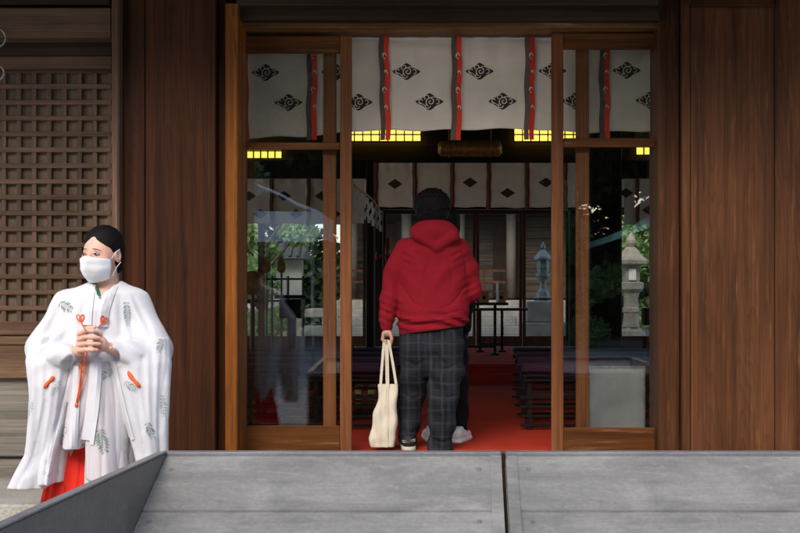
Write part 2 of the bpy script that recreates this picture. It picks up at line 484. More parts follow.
b = MB(); b.box(xl, X(113, 6.66), -.34, -.02, Z(379, 6.66), Z(346, 6.66), bev=.008); b.box(xl, X(113, 6.7), -.3, -.02, Z(345.5, 6.7), Z(337, 6.7), bev=.006); b.build('wall_ledge', M['ledge'], H)
b = MB(); b.box(xl, X(222, 7), .02, .12, -.1, Z(378, 7)); b.build('under_ledge_boards', M['dark_in_x'], H)
# left corner post
b = MB(); b.box(X(111.7, 6.66), X(119.3, 6.66), -.35, .1, -.1, 3.6, bev=.01); b.build('corner_post', M['lattice'], H)
# iron ring fittings on the wall beam
for (cx, cy, r) in ((-4, 38, 9.5), (-3.5, 73, 7.5)):
    c = P(cx, cy, 6.68); b = MB()
    b.tube([(c[0] + r / 164 * math.cos(a), c[1], c[2] + r / 164 * math.sin(a)) for a in np.linspace(0, 2 * math.pi, 33)], .006, 6)
    b.build('iron_ring', M['metal'], H, smooth=True)

# big plank door leaves, standing open
def leaf(px0, px1, edges, D, m, name='door_leaf', turn=0):
    L = MB()
    n = len(edges) - 1
    for i in range(n):
        a, c = edges[i], edges[i + 1]
        d = (0, .005, .0)[0 if i in (0, n - 1) else 1]
        L.box(X(a, D) + .002, X(c, D) - .002, D - 7 + d, D - 7 + .07, -.01, 3.5, bev=.004)
    return L.build(name, m, H)
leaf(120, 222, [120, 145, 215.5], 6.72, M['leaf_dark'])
b = MB(); b.box(X(216, 6.76), X(224.5, 6.76), -.2, .05, -.01, 3.5, bev=.005); b.build('door_stop', M['leaf_dark'], H)
b = MB(); b.box(X(225, 6.74), X(237.5, 6.74), -.26, .04, -.01, Z(3, 6.74), bev=.006); b.build('door_post', M['post_lit'], H)
b = MB(); b.box(X(658.5, 6.86), X(680, 6.86), -.14, .2, -.01, 3.5, bev=.008); b.build('door_post', M['leaf_wood'], H)
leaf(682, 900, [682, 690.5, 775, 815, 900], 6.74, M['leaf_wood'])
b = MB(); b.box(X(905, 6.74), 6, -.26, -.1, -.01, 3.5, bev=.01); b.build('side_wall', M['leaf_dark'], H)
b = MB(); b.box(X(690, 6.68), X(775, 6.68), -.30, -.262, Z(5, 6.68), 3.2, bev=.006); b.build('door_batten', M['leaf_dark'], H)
b = MB()
b.box(X(119.5, 6.8), X(238, 6.8), -.08, .1, -.01, 3.5); b.build('wall_behind_door', M['dark_in'], H)

# lintel group over the entrance
b = MB(); b.box(X(238, 7), X(658, 7), -.1, .3, Z(31.5, 7), Z(24, 7), bev=.006); b.build('door_track', M['rail_worn'], H)
b = MB(); b.box(X(238, 6.9), X(658, 6.9), -.18, .3, Z(23, 6.9), Z(9, 6.9), bev=.008); b.box(X(238, 6.8), X(658, 6.8), -.26, .3, Z(7.5, 6.8), 3.6, bev=.01); b.build('lintel', M['beam_x'], H)
b = MB(); b.box(X(238, 7), X(658, 7), -.06, .16, -.06, .001); b.build('door_sill', M['rail_worn'], H)

# glazed sliding doors: outer and inner leaf each side
def slider(px0, px1, ytop, D, head, mid, bot, lw, rw, name='sliding_door', matv='frame', matx='frame_x'):
    y0, y1 = D - 7, D - 7 + .035
    s = MB()
    zb = .006
    s.box(X(px0, D), X(px0 + lw, D), y0, y1, zb, Z(ytop, D), bev=.004)
    s.box(X(px1 - rw, D), X(px1, D), y0, y1, zb, Z(ytop, D), bev=.004)
    fr = s.build(name, M[matv], H)
    r = MB()
    a, c = X(px0 + lw, D), X(px1 - rw, D)
    for (t, u) in (head, mid, bot):
        r = MB(); r.box(a + .0015, c - .0015, y0 + .003, y1 - .003, max(zb, Z(u, D)), Z(t, D), bev=.003)
        r.build('rail', M[matx], fr)
    gz = MB()
    gz.add([(a, y0 + .018, Z(mid[0], D)), (c, y0 + .018, Z(mid[0], D)), (c, y0 + .018, Z(head[1], D)), (a, y0 + .018, Z(head[1], D))], [(0, 1, 2, 3)])
    gz.build('glass_pane', M['glass'], fr)
    gz = MB()
    gz.add([(a, y0 + .018, Z(bot[0], D)), (c, y0 + .018, Z(bot[0], D)), (c, y0 + .018, Z(mid[1], D)), (a, y0 + .018, Z(mid[1], D))], [(0, 1, 2, 3)])
    gz.build('glass_pane', M['glass'], fr)
    return fr
slider(230, 351.5, 36, 7.0, (36, 53), (142.5, 149.5), (426, 452), 8.5, 11.5)
slider(228, 336, 38, 7.06, (38, 52), (143, 149), (427, 452), 5, 13)
slider(551.5, 668, 33, 7.0, (33, 49), (138, 147), (428, 454), 12, 10)
slider(576, 672, 38, 7.06, (38, 48), (139, 146), (428, 452), 13, 10)

# interior shell; unseen side walls left open so daylight fills the hall
for sx in (-6.4, 6.4):
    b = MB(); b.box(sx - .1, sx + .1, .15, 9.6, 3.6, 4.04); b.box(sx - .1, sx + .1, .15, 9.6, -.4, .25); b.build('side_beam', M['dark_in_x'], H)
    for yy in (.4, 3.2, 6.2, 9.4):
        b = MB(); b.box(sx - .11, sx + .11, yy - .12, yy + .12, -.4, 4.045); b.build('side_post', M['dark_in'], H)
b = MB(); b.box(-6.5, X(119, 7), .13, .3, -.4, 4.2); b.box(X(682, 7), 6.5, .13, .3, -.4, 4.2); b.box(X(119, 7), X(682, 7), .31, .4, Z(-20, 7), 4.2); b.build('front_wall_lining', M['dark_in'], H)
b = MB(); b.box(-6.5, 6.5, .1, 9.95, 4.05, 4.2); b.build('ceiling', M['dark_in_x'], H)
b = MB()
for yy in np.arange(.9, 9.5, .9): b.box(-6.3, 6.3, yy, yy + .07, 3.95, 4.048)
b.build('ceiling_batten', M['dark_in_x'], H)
# roof and eaves
b = MB()
b.prism([(-2.75, 3.78), (-.3, 4.45), (4.9, 6.2), (10.2, 4.45), (11.3, 4.15), (11.3, 4.0), (10.2, 4.25), (-.3, 4.25), (-2.75, 3.66)], 0, -9, 9)
b.build('roof', M['copper'], H)
b = MB()
for xx in np.arange(-8.5, 8.6, .3): b.prism([(-2.65, 3.56), (-2.65, 3.64), (-.3, 4.22), (-.3, 4.14)], 0, xx, xx + .07)
b.build('rafters', M['beam_x'], H)
b = MB(); b.box(-8, 8, -.12, .08, 3.5, 4.3); b.build('eave_beam', M['beam_x'], H)

# rear wall of the hall
DB = 16.7; YB = 9.7
def rear_doors(x0, x1, n, ztop, zmid, name='rear_glass_door'):
    wd = (x1 - x0) / n
    for i in range(n):
        a = x0 + i * wd; c = a + wd
        s = MB(); fw = .05
        s.box(a + .003, a + fw, YB, YB + .04, .2, ztop, bev=.003); s.box(c - fw, c - .003, YB, YB + .04, .2, ztop, bev=.003)
        s.box(a + fw, c - fw, YB + .002, YB + .038, .2, .35, bev=.003); s.box(a + fw, c - fw, YB + .002, YB + .038, ztop - .06, ztop, bev=.003)
        if zmid: s.box(a + fw, c - fw, YB + .004, YB + .036, zmid - .012, zmid + .012)
        fr = s.build(name, M['redbrown'], H)
        gz = MB(); gz.add([(a + fw, YB + .02, .35), (c - fw, YB + .02, .35), (c - fw, YB + .02, ztop - .06), (a + fw, YB + .02, ztop - .06)], [(0, 1, 2, 3)])
        gz.build('glass_pane', M['glass_far'], fr)
zt = Z(210, DB)
cx0 = X(381, DB)
rear_doors(X(383, DB), X(569, DB), 4, zt, Z(299, DB))
rear_doors(-6.2, X(366, DB), 3, 2.25, None)
rear_doors(X(585, DB), 6.2, 3, 2.25, None)
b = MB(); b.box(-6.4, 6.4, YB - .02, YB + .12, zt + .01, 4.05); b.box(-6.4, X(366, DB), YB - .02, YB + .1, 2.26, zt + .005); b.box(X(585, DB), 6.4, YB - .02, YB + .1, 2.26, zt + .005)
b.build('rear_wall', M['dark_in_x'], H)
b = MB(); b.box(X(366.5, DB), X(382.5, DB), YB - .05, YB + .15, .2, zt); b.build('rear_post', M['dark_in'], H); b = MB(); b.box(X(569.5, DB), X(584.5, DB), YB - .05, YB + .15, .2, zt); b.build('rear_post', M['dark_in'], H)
# inner pillars and beam (front edge of the raised floor)
DP = 12.6; YP = DP - 7
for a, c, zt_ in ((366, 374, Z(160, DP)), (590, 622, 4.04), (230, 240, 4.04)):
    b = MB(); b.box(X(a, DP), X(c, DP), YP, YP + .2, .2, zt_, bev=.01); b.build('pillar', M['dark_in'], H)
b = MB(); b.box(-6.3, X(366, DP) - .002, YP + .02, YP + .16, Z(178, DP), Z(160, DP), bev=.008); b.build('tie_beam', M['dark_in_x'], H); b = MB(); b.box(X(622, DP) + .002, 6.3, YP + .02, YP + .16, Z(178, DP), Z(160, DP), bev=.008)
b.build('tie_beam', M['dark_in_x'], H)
# low dark boards closing the wings below the windows
# lit transoms
def transom(px0, px1, py0, py1, D, nx, ny):
    s = MB(); x0, x1, z0, z1 = X(px0, D), X(px1, D), Z(py1, D), Z(py0, D)
    y = D - 7
    for i in range(nx + 1):
        xx = x0 + (x1 - x0) * i / nx; s.box(xx - .009, xx + .009, y, y + .03, z0, z1)
    for j in range(ny + 1):
        zz = z0 + (z1 - z0) * j / ny; s.box(x0, x1, y + .002, y + .028, zz - .009, zz + .009)
    fr = s.build('lit_transom', M['black'], H)
    p = MB(); p.box(x0, x1, y + .031, y + .036, z0, z1); p.build('lit_pane', M['lamp'], fr)
DT = 16.5
transom(346, 421, 127.5, 141.5, DT, 9, 2)
transom(514, 582, 127.5, 141.5, DT, 8, 2)
transom(196, 282, 143, 158.5, DT, 12, 2)
transom(636, 700, 146, 155, DT, 8, 1)

# ================================================================== CARPET
b = MB(); b.box(-3.2, 3.0, .2, 5.19, 0.0, .008)
b.box(-1.6, X(541, 12.2), 5.185, 5.5, .1, .108)
b.box(-1.6, X(541, 12.2), 5.188, 5.196, .0, .104)
b.box(-1.6, X(541, 12.2), 5.488, 5.496, .1, .206)
b.box(-1.6, X(541, 12.2), 5.49, 9.2, .2, .208)
b.add([], [])
tag(b.build('carpet', M['carpet']), 'red carpet running from the doorway over two steps onto the raised floor', 'carpet')

# ================================================================== CURTAINS
def emblem_mesh(mb, cx, cz, a, bb, yf, simple=False, mi0=0, mi1=1, off=.003):
    """diamond with cloud scrolls; yf(x,z) gives the cloth's y"""
    def pt(u, v, o): x, z = cx + u * a, cz + v * bb; return (x, yf(x, z) - o, z)
    n = 8
    pts = []
    cr = [(-1, 0), (0, 1), (1, 0), (0, -1)]
    for i in range(4):
        p, q = cr[i], cr[(i + 1) % 4]
        for k in range(n):
            t = k / n; u = p[0] + (q[0] - p[0]) * t; v = p[1] + (q[1] - p[1]) * t
            wv = .0 if simple else .05 * math.sin(t * math.pi * 3)
            pts.append((u * (1 + wv), v * (1 + wv)))
    vs = [pt(0, 0, off)] + [pt(u, v, off) for u, v in pts]
    mb.add(vs, [(0, i + 1, (i + 1) % len(pts) + 1) for i in range(len(pts))], mi0)
    def stroke(path, wd=.045):
        V = [Vector((u, v * bb / a)) for u, v in path]; L = []; R = []
        for i, p in enumerate(V):
            t = (V[min(i + 1, len(V) - 1)] - V[max(i - 1, 0)]).normalized(); nrm = Vector((-t.y, t.x)) * wd
            for lst, q in ((L, p + nrm), (R, p - nrm)): lst.append(pt(q.x, q.y * a / bb, off + .0025))
        m = len(V)
        mb.add(L + R, [(i, i + 1, m + i + 1, m + i) for i in range(m - 1)], mi1)
    if simple:
        return
    stroke([(.08 + .30 * (t / 9) * math.cos(t) * 1.0, .0 + .5 * (t / 9) * math.sin(t)) for t in np.linspace(1.2, 10.5, 40)], .032)
    stroke([(-.62 + .13 * math.cos(t), .02 + .26 * math.sin(t)) for t in np.linspace(.4, 5.2, 14)], .03)
    stroke([(-.2 + .16 * math.cos(t), .48 + .26 * math.sin(t)) for t in np.linspace(-.5, 4.2, 14)], .03)
    stroke([(-.12 + .18 * math.cos(t), -.52 + .24 * math.sin(t)) for t in np.linspace(1.8, 6.4, 14)], .03)
    stroke([(.55 + .14 * math.cos(t), .0 + .25 * math.sin(t)) for t in np.linspace(-2, 2.3, 12)], .03)
    stroke([(.28 + .2 * math.cos(t), .42 + .12 * math.sin(t)) for t in np.linspace(0, 3, 8)], .025)
    stroke([(-.8, -.02), (-.45, -.3), (-.3, -.5)], .022)

def glyph(mb, c, s, yf, mi, seed, off):
    r = random.Random(seed)
    for k in range(4):
        a0 = r.uniform(0, 6.3); rr = r.uniform(.35, 1)
        path = [(c[0] + s * rr * math.cos(a0 + t) * .5, c[1] + s * rr * math.sin(a0 + t) * .8) for t in np.linspace(0, r.uniform(1.2, 2.6), 6)]
        L = []; R = []
        for i, p in enumerate(path):
            q = path[min(i + 1, 5)]; p0 = path[max(i - 1, 0)]
            t = Vector((q[0] - p0[0], q[1] - p0[1])).normalized() * s * .1
            for lst, sg in ((L, 1), (R, -1)):
                x, z = p[0] - t.y * sg, p[1] + t.x * sg
                lst.append((x, yf(x, z) - off, z))
        mb.add(L + R, [(i, i + 1, 6 + i + 1, 6 + i) for i in range(5)], mi)

def curtain(x0, x1, ztop, zbot, y, seams, emb, ea, eb, label, folds=.012, rib=.033, matc='noren', red='ribbon_red', simple=False, ztopf=None, onlyred=False, drop=0.0, tail=.03):
    C = thing('noren_curtain', label, 'curtain', ((x0 + x1) / 2, y, zbot))
    seams_s = sorted(seams)
    def yf(x, z):
        t = (ztop - z) / (ztop - zbot)
        d = 0
        for s in seams_s:      # cloth swells between the seams, pinched where ribbons are tied
            d += -.012 * math.exp(-((x - s) / .03) ** 2)
        d += folds * t * math.sin(x * 9.1 + 1.3) + folds * .5 * t * math.sin(x * 23 + z * 3 + .5) + .004 * math.sin(z * 60 + x * 6) * math.exp(-((t - .08) / .07) ** 2)
        d += .006 * math.sin(x * 41 + z * 9) * math.exp(-t * 5)
        return y + d
    nx = int((x1 - x0) / .012); nz = 44
    def zb(x):
        return zbot + .006 * math.sin(x * 5.1 + .4) - .005 * math.sin(x * 17) - drop * (.5 - .5 * math.tanh((x + .8) * 8)) - drop * .2 * (.5 + .5 * math.tanh((x - .6) * 8))
    vs = []; fs = []
    for i in range(nx + 1):
        x = x0 + (x1 - x0) * i / nx
        for j in range(nz + 1):
            z = ztop + (zb(x) - ztop) * j / nz
            vs.append((x, yf(x, z), z))
    for i in range(nx):
        for j in range(nz): fs.append((i * (nz + 1) + j, i * (nz + 1) + j + 1, (i + 1) * (nz + 1) + j + 1, (i + 1) * (nz + 1) + j))
    cl = obj('cloth', vs, fs, M[matc], C, True)
    md = cl.modifiers.new('s', 'SOLIDIFY'); md.thickness = .0015; md.offset = 1
    # hem band at the top
    hb = MB()
    for i in range(nx):
        xa, xb = x0 + (x1 - x0) * i / nx, x0 + (x1 - x0) * (i + 1) / nx
        za, zc = ztop - .045 - .004 * math.sin(xa * 13), ztop - .045 - .004 * math.sin(xb * 13)
        hb.add([(xa, yf(xa, ztop) - .004, ztop), (xb, yf(xb, ztop) - .004, ztop), (xb, yf(xb, zc) - .002, zc), (xa, yf(xa, za) - .002, za)], [(0, 3, 2, 1)])
    hb.build('heading_band', M['tent'] if matc == 'noren' else M[matc], C, True)
    for k, s in enumerate(seams_s):
        for (a, c, mm, nm) in ((-rib, -.001, 'ribbon_dark', 'dark_ribbon'), (.001, rib, red, 'red_ribbon')):
            if onlyred and nm == 'dark_ribbon': continue
            rb = MB(); n = 16; vs = []
            lean = random.Random(k).uniform(-.012, .012)
            for j in range(n + 1):
                z = ztop + (zbot - tail - ztop) * j / n
                dx = lean * j / n + .004 * math.sin(j * .9 + k)
                for u in (a, c): vs.append((s + u + dx, yf(s + u, max(z, zbot)) - .012 - .004 * math.sin(j * .6 + k) * j / n, z))
            rb.add(vs, [(2 * j, 2 * j + 2, 2 * j + 3, 2 * j + 1) for j in range(n)])
            if not simple and nm == 'red_ribbon':
                for q, fz in enumerate((.25, .42, .6, .78)):
                    z = ztop + (zbot - ztop) * fz
                    glyph(rb, (s + (0.003 if q % 2 else -.004) + .01, z), .026, yf, 1, q % 2 + 3, .022)
                rb.build(nm, None, C, mats=[M[mm], M['white_print']])
            else: rb.build(nm, M[mm], C)
    for (ex, ez) in emb:
        if x0 < ex - ea * .2 and ex + ea * .2 < x1:
            e = MB(); emblem_mesh(e, ex, ez, ea, eb, yf, simple)
            e.build('emblem', None, C, mats=[M['mark'], M[matc]])
    return C
Dn = 7.17
seams = [X(p, Dn) for p in (243, 313, 384, 457, 530, 604)]
em = []
for i, p in enumerate((243, 313, 384, 457, 530, 604)):
    sl = (448 - p) * .006
    em += [(X(p + 22.5, Dn), Z(71.5 + sl, Dn)), (X(p + 45.5, Dn), Z(101.5 + sl, Dn))]
curtain(X(232, Dn), X(664, Dn), Z(33, Dn), Z(130, Dn), Dn - 7, seams, em, .092, .056, 'cream curtain across the entrance top with cloud diamond crests and red ribbons', .008, drop=.05, tail=.068)
DN2 = 16.2
sm = [X(p, DN2) for p in (338, 376, 414.5, 452.5, 489, 527, 565, 603)]
em2 = [(X(a, DN2), Z(b_, DN2)) for a, b_ in ((357, 193), (395, 184), (433, 193), (470, 182.5), (507.5, 193), (546, 182.5), (584, 193))]
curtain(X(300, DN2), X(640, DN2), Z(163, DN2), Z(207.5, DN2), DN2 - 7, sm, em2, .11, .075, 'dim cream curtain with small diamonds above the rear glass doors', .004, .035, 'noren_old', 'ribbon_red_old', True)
DN3 = 12.5
for (pa, pb, ss, ee, lab) in ((150, 364, (158, 196, 234, 272, 309, 346), ((177, 214), (211, 196), (222, 214), (249, 196), (260, 214), (284, 196), (296, 214), (322, 196), (334, 214)), 'dim cream curtain hung across the left wing behind the glass'),
                              (624, 760, (637, 675, 713), ((626, 193), (649, 210), (664, 193), (688, 210), (702, 193)), 'dim cream curtain hung across the right wing behind the glass')):
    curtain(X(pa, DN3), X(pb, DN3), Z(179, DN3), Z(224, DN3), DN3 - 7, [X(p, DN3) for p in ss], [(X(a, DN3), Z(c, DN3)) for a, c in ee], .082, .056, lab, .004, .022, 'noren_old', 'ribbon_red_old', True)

# hanging paper strips on a rope along the left aisle
T = thing('paper_streamers', 'row of zigzag white paper streamers on a rope left of the aisle', 'streamers', (-.97, 4.6, 1.76))
b = MB(); b.tube([(-.97, 2.6 + i * .5, 2.03 - .02 * math.sin(i)) for i in range(9)], .012, 6); b.build('rope', M['straw'], T)
for i in range(7):
    y = 2.9 + i * .56; b = MB(); x = -.97; z = 2.02
    for q in range(4):
        b.box(x - .02 + .014 * (q % 2), x + .012 + .014 * (q % 2), y - .02 + .012 * q, y - .018 + .012 * q, z - .066 * (q + 1), z - .062 * q)
    b.build('paper_strip', M['paper'], T)

# gold rolled blind
b = MB(); D = 12.0; y = D - 7; n = 22
pts = [(X(438 + 64 * i / n, D), y, Z(148.5, D)) for i in range(n + 1)]
T = thing('rolled_blind', 'rolled golden blind hanging in the dark above the aisle', 'blind', (X(470, D), y, Z(156, D)))
b.tube([pts[0]] + pts + [pts[-1]], [.01, .06] + [.088 + .003 * math.sin(i * 2.2) for i in range(1, n)] + [.06, .01][0:2], 18) if False else b.tube(pts, [.045] + [.086 + .002 * math.sin(i * 2.2) for i in range(1, n)] + [.045], 18)
b.build('roll', M['gold'], T, True)
b = MB()
for p in (449, 491):
    b.tube([(X(p, D), y + .0, Z(148, D) + .085), (X(p, D), y, 4.0)], .006, 6); b.tube([(X(p, D), y + .092 * math.cos(a), Z(148.5, D) + .092 * math.sin(a)) for a in np.linspace(0, 6.283, 17)], .008, 6)
b.build('cord', M['redlac'], T)

# ================================================================== BENCHES
def bench(x0, x1, yc):
    sgn = 'left of the aisle' if x1 < 0 else 'right of the aisle'
    row = {1.35: 'front', 2.1: 'second', 2.85: 'third', 3.6: 'rearmost'}[yc]
    T = thing('bench', f'black framed bench with dark purple seat, {row} row {sgn}', 'bench', ((x0 + x1) / 2, yc, .008), 'benches beside the aisle')
    s = MB(); s.box(x0, x1, yc - .17, yc + .17, .43, .49, bev=.02); s.build('seat', M['purple'], T)
    e = MB()
    for z in (.405, .37): e.box(x0 + .0, x1 - .0, yc - .18, yc - .15, z, z + .018, bev=.003)
    e.box(x0, x1, yc + .15, yc + .18, .38, .42)
    for z in (.03, .1, .17, .24): e.box(x0 - .02, x1 + .02, yc - .16, yc - .13, z, z + .022, bev=.003); 
    e.build('rail', M['black'], T)
    n = 4
    for i in range(n):
        xx = x0 + .05 + (x1 - x0 - .1) * i / (n - 1)
        l = MB()
        l.box(xx - .02, xx + .02, yc - .15, yc - .11, .008, .43, bev=.004); l.box(xx - .02, xx + .02, yc + .11, yc + .15, .008, .43, bev=.004)
        l.box(xx - .018, xx + .018, yc - .11, yc + .11, .04, .07); l.box(xx - .018, xx + .018, yc - .11, yc + .11, .36, .40)
        l.build('leg', M['black'], T)
for yc in (1.35, 2.1, 2.85, 3.6):
    bench(X(400, 7 + yc) - 1.75, X(400, 8.4) + .0 - .02 * yc, yc)
    bench(X(516, 8.7) + .02 * yc, X(516, 8.7) + 1.9, yc)
# straw boxes under left bench
for i, xx in enumerate((X(358.5, 9.2), X(371.5, 9.2))):
    D = 9.2
    b = MB(); b.box(xx - .028, xx + .028, 2.15, 2.3, Z(394, D), Z(385, D), bev=.004); b.box(xx - .035, xx + .035, 2.15, 2.3, .009, Z(399, D), bev=.004); b.box(xx - .02, xx + .02, 2.17, 2.28, Z(399, D), Z(394, D))
    tag(b.build('straw_basket', M['straw']), ['small straw basket under the left benches, nearer the door frame', 'small straw basket under the left benches, nearer the tote bag'][i], 'basket', 'straw baskets under the benches')

# ================================================================== ALTAR TABLES AND OFFERINGS
def table(px0, px1, ptop, D, label, legs, base=.22):
    T = thing('offering_table', label, 'table', (X((px0 + px1) / 2, D), D - 7, .208), 'offering tables')
    zt_ = Z(ptop, D); y = D - 7
    b = MB(); b.box(X(px0, D), X(px1, D), y - .16, y + .16, zt_ - .035, zt_, bev=.006); b.build('table_top', M['redbrown'], T)
    for l in legs:
        b = MB(); xx = X(l, D); b.box(xx - .018, xx + .018, y - .02, y + .02, .23, zt_ - .035); b.box(xx - .05, xx + .05, y - .14, y + .14, .208, .235, bev=.004); b.build('leg', M['dark_in'], T)
    b = MB(); b.box(X(legs[0], D) + .019, X(legs[-1], D) - .019, y - .015, y + .015, .3, .33); b.build('stretcher', M['dark_in'], T)
    return zt_
table(448, 508, 302.5, 14.3, 'low dark offering table partly behind the man in red', (452, 495))
table(471, 527, 308, 15.0, 'dark stand with a wide thin top in front of the rear doors', (480, 502))
for i, (px, lab) in enumerate(((484, 'pale wooden offering box beside the man, half hidden'), (501, 'pale wooden offering box with round hole, right one on the table'))):
    D = 14.3; c = (X(px, D), D - 7, Z(302.5, D)); T = thing('offering_box', lab, 'offering box', c, 'offering boxes')
    b = MB(); b.box(c[0] - .06, c[0] + .06, c[1] - .07, c[1] + .07, c[2], c[2] + .13, bev=.004); b.box(c[0] - .09, c[0] + .09, c[1] - .09, c[1] + .09, c[2] + .131, c[2] + .15, bev=.003); b.build('body', M['hinoki'], T)
    b = MB(); b.lathe([(.025, 0), (.025, .002)], (0, 0, 0), 12)
    b.v = [(c[0] + v[0], c[1] - .0715 - v[2], c[2] + .065 + v[1]) for v in b.v]; b.build('hole', M['black'], T)
b = MB(); D = 14.3
b.tube([(X(497, D), D - 7.12, Z(302, D)), (X(497, D), D - 7.12, Z(281, D))], .016, 10)
tag(b.build('candle', M['paper']), 'tall white candle between the offering boxes', 'candle')
# red lacquer stand
D = 12.9
T = thing('lacquer_stand', 'red lacquered stand with crossbar left of the man', 'stand', (X(388, D), D - 7, .2))
b = MB(); b.tube([(X(388, D), D - 7, .2), (X(388, D), D - 7, Z(238, D))], [.03, .022], 10); b.build('post', M['redlac'], T, True)
b = MB(); b.tube([(X(377, D), D - 7, Z(256, D)), (X(399, D), D - 7, Z(255, D))], .024, 10); b.ell((X(376.5, D), D - 7, Z(256, D)), (.02, .04, .045)); b.ell((X(399.5, D), D - 7, Z(255, D)), (.02, .04, .045)); b.build('crossbar', M['redlac'], T, True)
b = MB(); b.tube([(X(388, D), D - 7.04, Z(244, D)), (X(388, D), D - 7.04, Z(262, D))], .03, 8); b.build('knot', M['redlac'], T, True)
b = MB(); b.box(X(388, D) - .15, X(388, D) + .15, D - 7.15, D - 6.85, .209, .25, bev=.01); b.build('foot', M['black'], T)

T = thing('reflection_panel', 'pale grey low panel added behind the right glass door as a pavement reflection', 'screen', (X(617, 7.5), .5, .008))  # panel added in place of bright paving mirrored in the pane
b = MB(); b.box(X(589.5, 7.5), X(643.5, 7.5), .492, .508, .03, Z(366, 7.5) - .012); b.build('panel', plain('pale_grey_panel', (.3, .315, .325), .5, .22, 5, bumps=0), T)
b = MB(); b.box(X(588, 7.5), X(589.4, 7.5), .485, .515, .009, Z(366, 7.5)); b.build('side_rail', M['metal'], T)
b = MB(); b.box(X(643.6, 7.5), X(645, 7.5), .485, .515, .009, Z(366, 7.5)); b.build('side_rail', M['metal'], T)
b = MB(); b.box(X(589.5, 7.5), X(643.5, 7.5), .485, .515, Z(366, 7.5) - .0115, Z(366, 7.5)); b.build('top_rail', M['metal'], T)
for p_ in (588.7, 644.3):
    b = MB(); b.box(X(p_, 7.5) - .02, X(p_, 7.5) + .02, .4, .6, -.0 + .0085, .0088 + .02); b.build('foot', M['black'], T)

# ceremonial drum and leaf-shaped ornaments in the left wing
D = 10.4
T = thing('hanging_drum', 'round golden drum on a black stand behind the left glass', 'drum', (X(253, D), D - 7, .008))
c = P(252.5, 283, D)
b = MB(); b.lathe([(.05, -.06), (.092, -.055), (.1, -.03), (.1, .03), (.092, .055), (.05, .06)], (0, 0, 0), 28); b.v = [(c[0] + v[0], c[1] + v[2], c[2] + v[1] * 1.15) for v in b.v]
b.build('drum_body', M['gold'], T, True)
b = MB(); b.tube([(c[0], c[1], .03), (c[0], c[1], c[2] - .1)], [.03, .02], 8); b.box(c[0] - .16, c[0] + .16, c[1] - .12, c[1] + .12, .009, .04, bev=.006); b.box(c[0] - .12, c[0] + .12, c[1] - .015, c[1] + .015, c[2] - .19, c[2] - .155); b.build('stand', M['black'], T)
for i, (px, lab) in enumerate(((266.5, 'leaf shaped golden ornament on a tall pole, beside the round drum'), (281.5, 'leaf shaped golden ornament on a tall pole, farther from the drum'))):
    D = 10.9; T = thing('leaf_ornament', lab, 'ornament', (X(px, D), D - 7, .008), 'leaf shaped ornaments')
    c = P(px, 266, D); b = MB()
    out = [(.0, .11), (.02, .07), (.038, .02), (.042, -.03), (.03, -.06), (.0, -.075), (-.03, -.06), (-.042, -.03), (-.038, .02), (-.02, .07)]
    b.prism([(c[0] + u, c[2] + v) for u, v in out], 1, c[1] - .008, c[1] + .008); b.build('leaf', M['gold'], T)
    b = MB(); b.tube([(c[0], c[1], .02), (c[0], c[1], c[2] - .07)], .01, 8); b.box(c[0] - .1, c[0] + .1, c[1] - .1, c[1] + .1, .009, .035); b.build('pole', M['black'], T)
D = 10.6
T = thing('black_lectern', 'black wooden stand with flat top behind the left glass', 'stand', (X(292, D), D - 7, .008))
b = MB(); b.box(X(281, D), X(303, D), D - 7.12, D - 6.88, Z(318, D), Z(299, D), bev=.006); b.box(X(277, D), X(308, D), D - 7.15, D - 6.85, Z(298.5, D), Z(295, D), bev=.004); b.build('top', M['black'], T)
b = MB(); b.box(X(288.5, D), X(296, D), D - 7.04, D - 6.96, .04, Z(318.2, D)); b.box(X(278, D), X(306, D), D - 7.13, D - 6.87, .009, .039); b.build('pedestal', M['black'], T)
# standing rail in front of left windows
b = MB(); D = 11.5
b.tube([(X(243, D), D - 7, Z(279, D)), (X(308, D), D - 7, Z(279, D))], .012, 6); b.tube([(X(243, D), D - 7, Z(301, D)), (X(312, D), D - 7, Z(301, D))], .012, 6)
for p in (245, 272, 288, 303): b.tube([(X(p, D), D - 7, 0.01), (X(p, D), D - 7, Z(276, D))], .014, 6)
tag(b.build('rail_stand', M['black'], None), 'black rail with uprights standing in the left wing', 'rail')
# boards that close the foot of both wings
for (a, c, lab) in ((-4.6, X(352, 11.8), 'low dark panel screen at the foot of the left wing'), (X(588, 11.8), 4.6, 'low dark panel screen at the foot of the right wing')):
    b = MB(); b.box(a, c, 4.8, 4.84, .009, Z(346, 11.8), bev=.004)
    for q in range(7):
        xx = a + (c - a) * q / 6; b.box(xx - .02, xx + .02, 4.78, 4.799, .009, Z(346, 11.8))
    tag(b.build('panel_screen', M['dark_in']), lab, 'screen')
D = 11.0
T = thing('music_stand', 'dark box lantern on a thin pole behind the right glass', 'stand', (X(652, D), D - 7, .008))
b = MB(); b.box(X(643, D), X(662, D), D - 7.1, D - 6.9, Z(325, D), Z(308, D), bev=.005); b.build('box', M['dark_in'], T)
b = MB(); b.box(X(650.5, D), X(654.5, D), D - 7.02, D - 6.98, .03, Z(325.3, D)); b.box(X(645, D), X(660, D), D - 7.08, D - 6.92, .009, .029); b.build('pole', M['black'], T)

# ================================================================== BEYOND THE REAR DOORS
# stone steps
T = thing('stone_steps', 'pale stone steps seen through the rear glass doors', 'steps', (1, 15.5, -.02))
b = MB()
for i in range(5):
    y0 = 14.6 + i * .33; z0 = -.02 + i * .17
    x = -2.8 - (i % 2) * .4
    while x < 2.9 if True else False:
        x2 = min(x + .95 + .2 * ((i * 7 + int(x * 3)) % 3) / 3, 3.0)
        b.box(x + .003, x2 - .003, y0, 17, z0, z0 + .168, bev=.008); x = x2
b.build('tread', M['steps'], T)
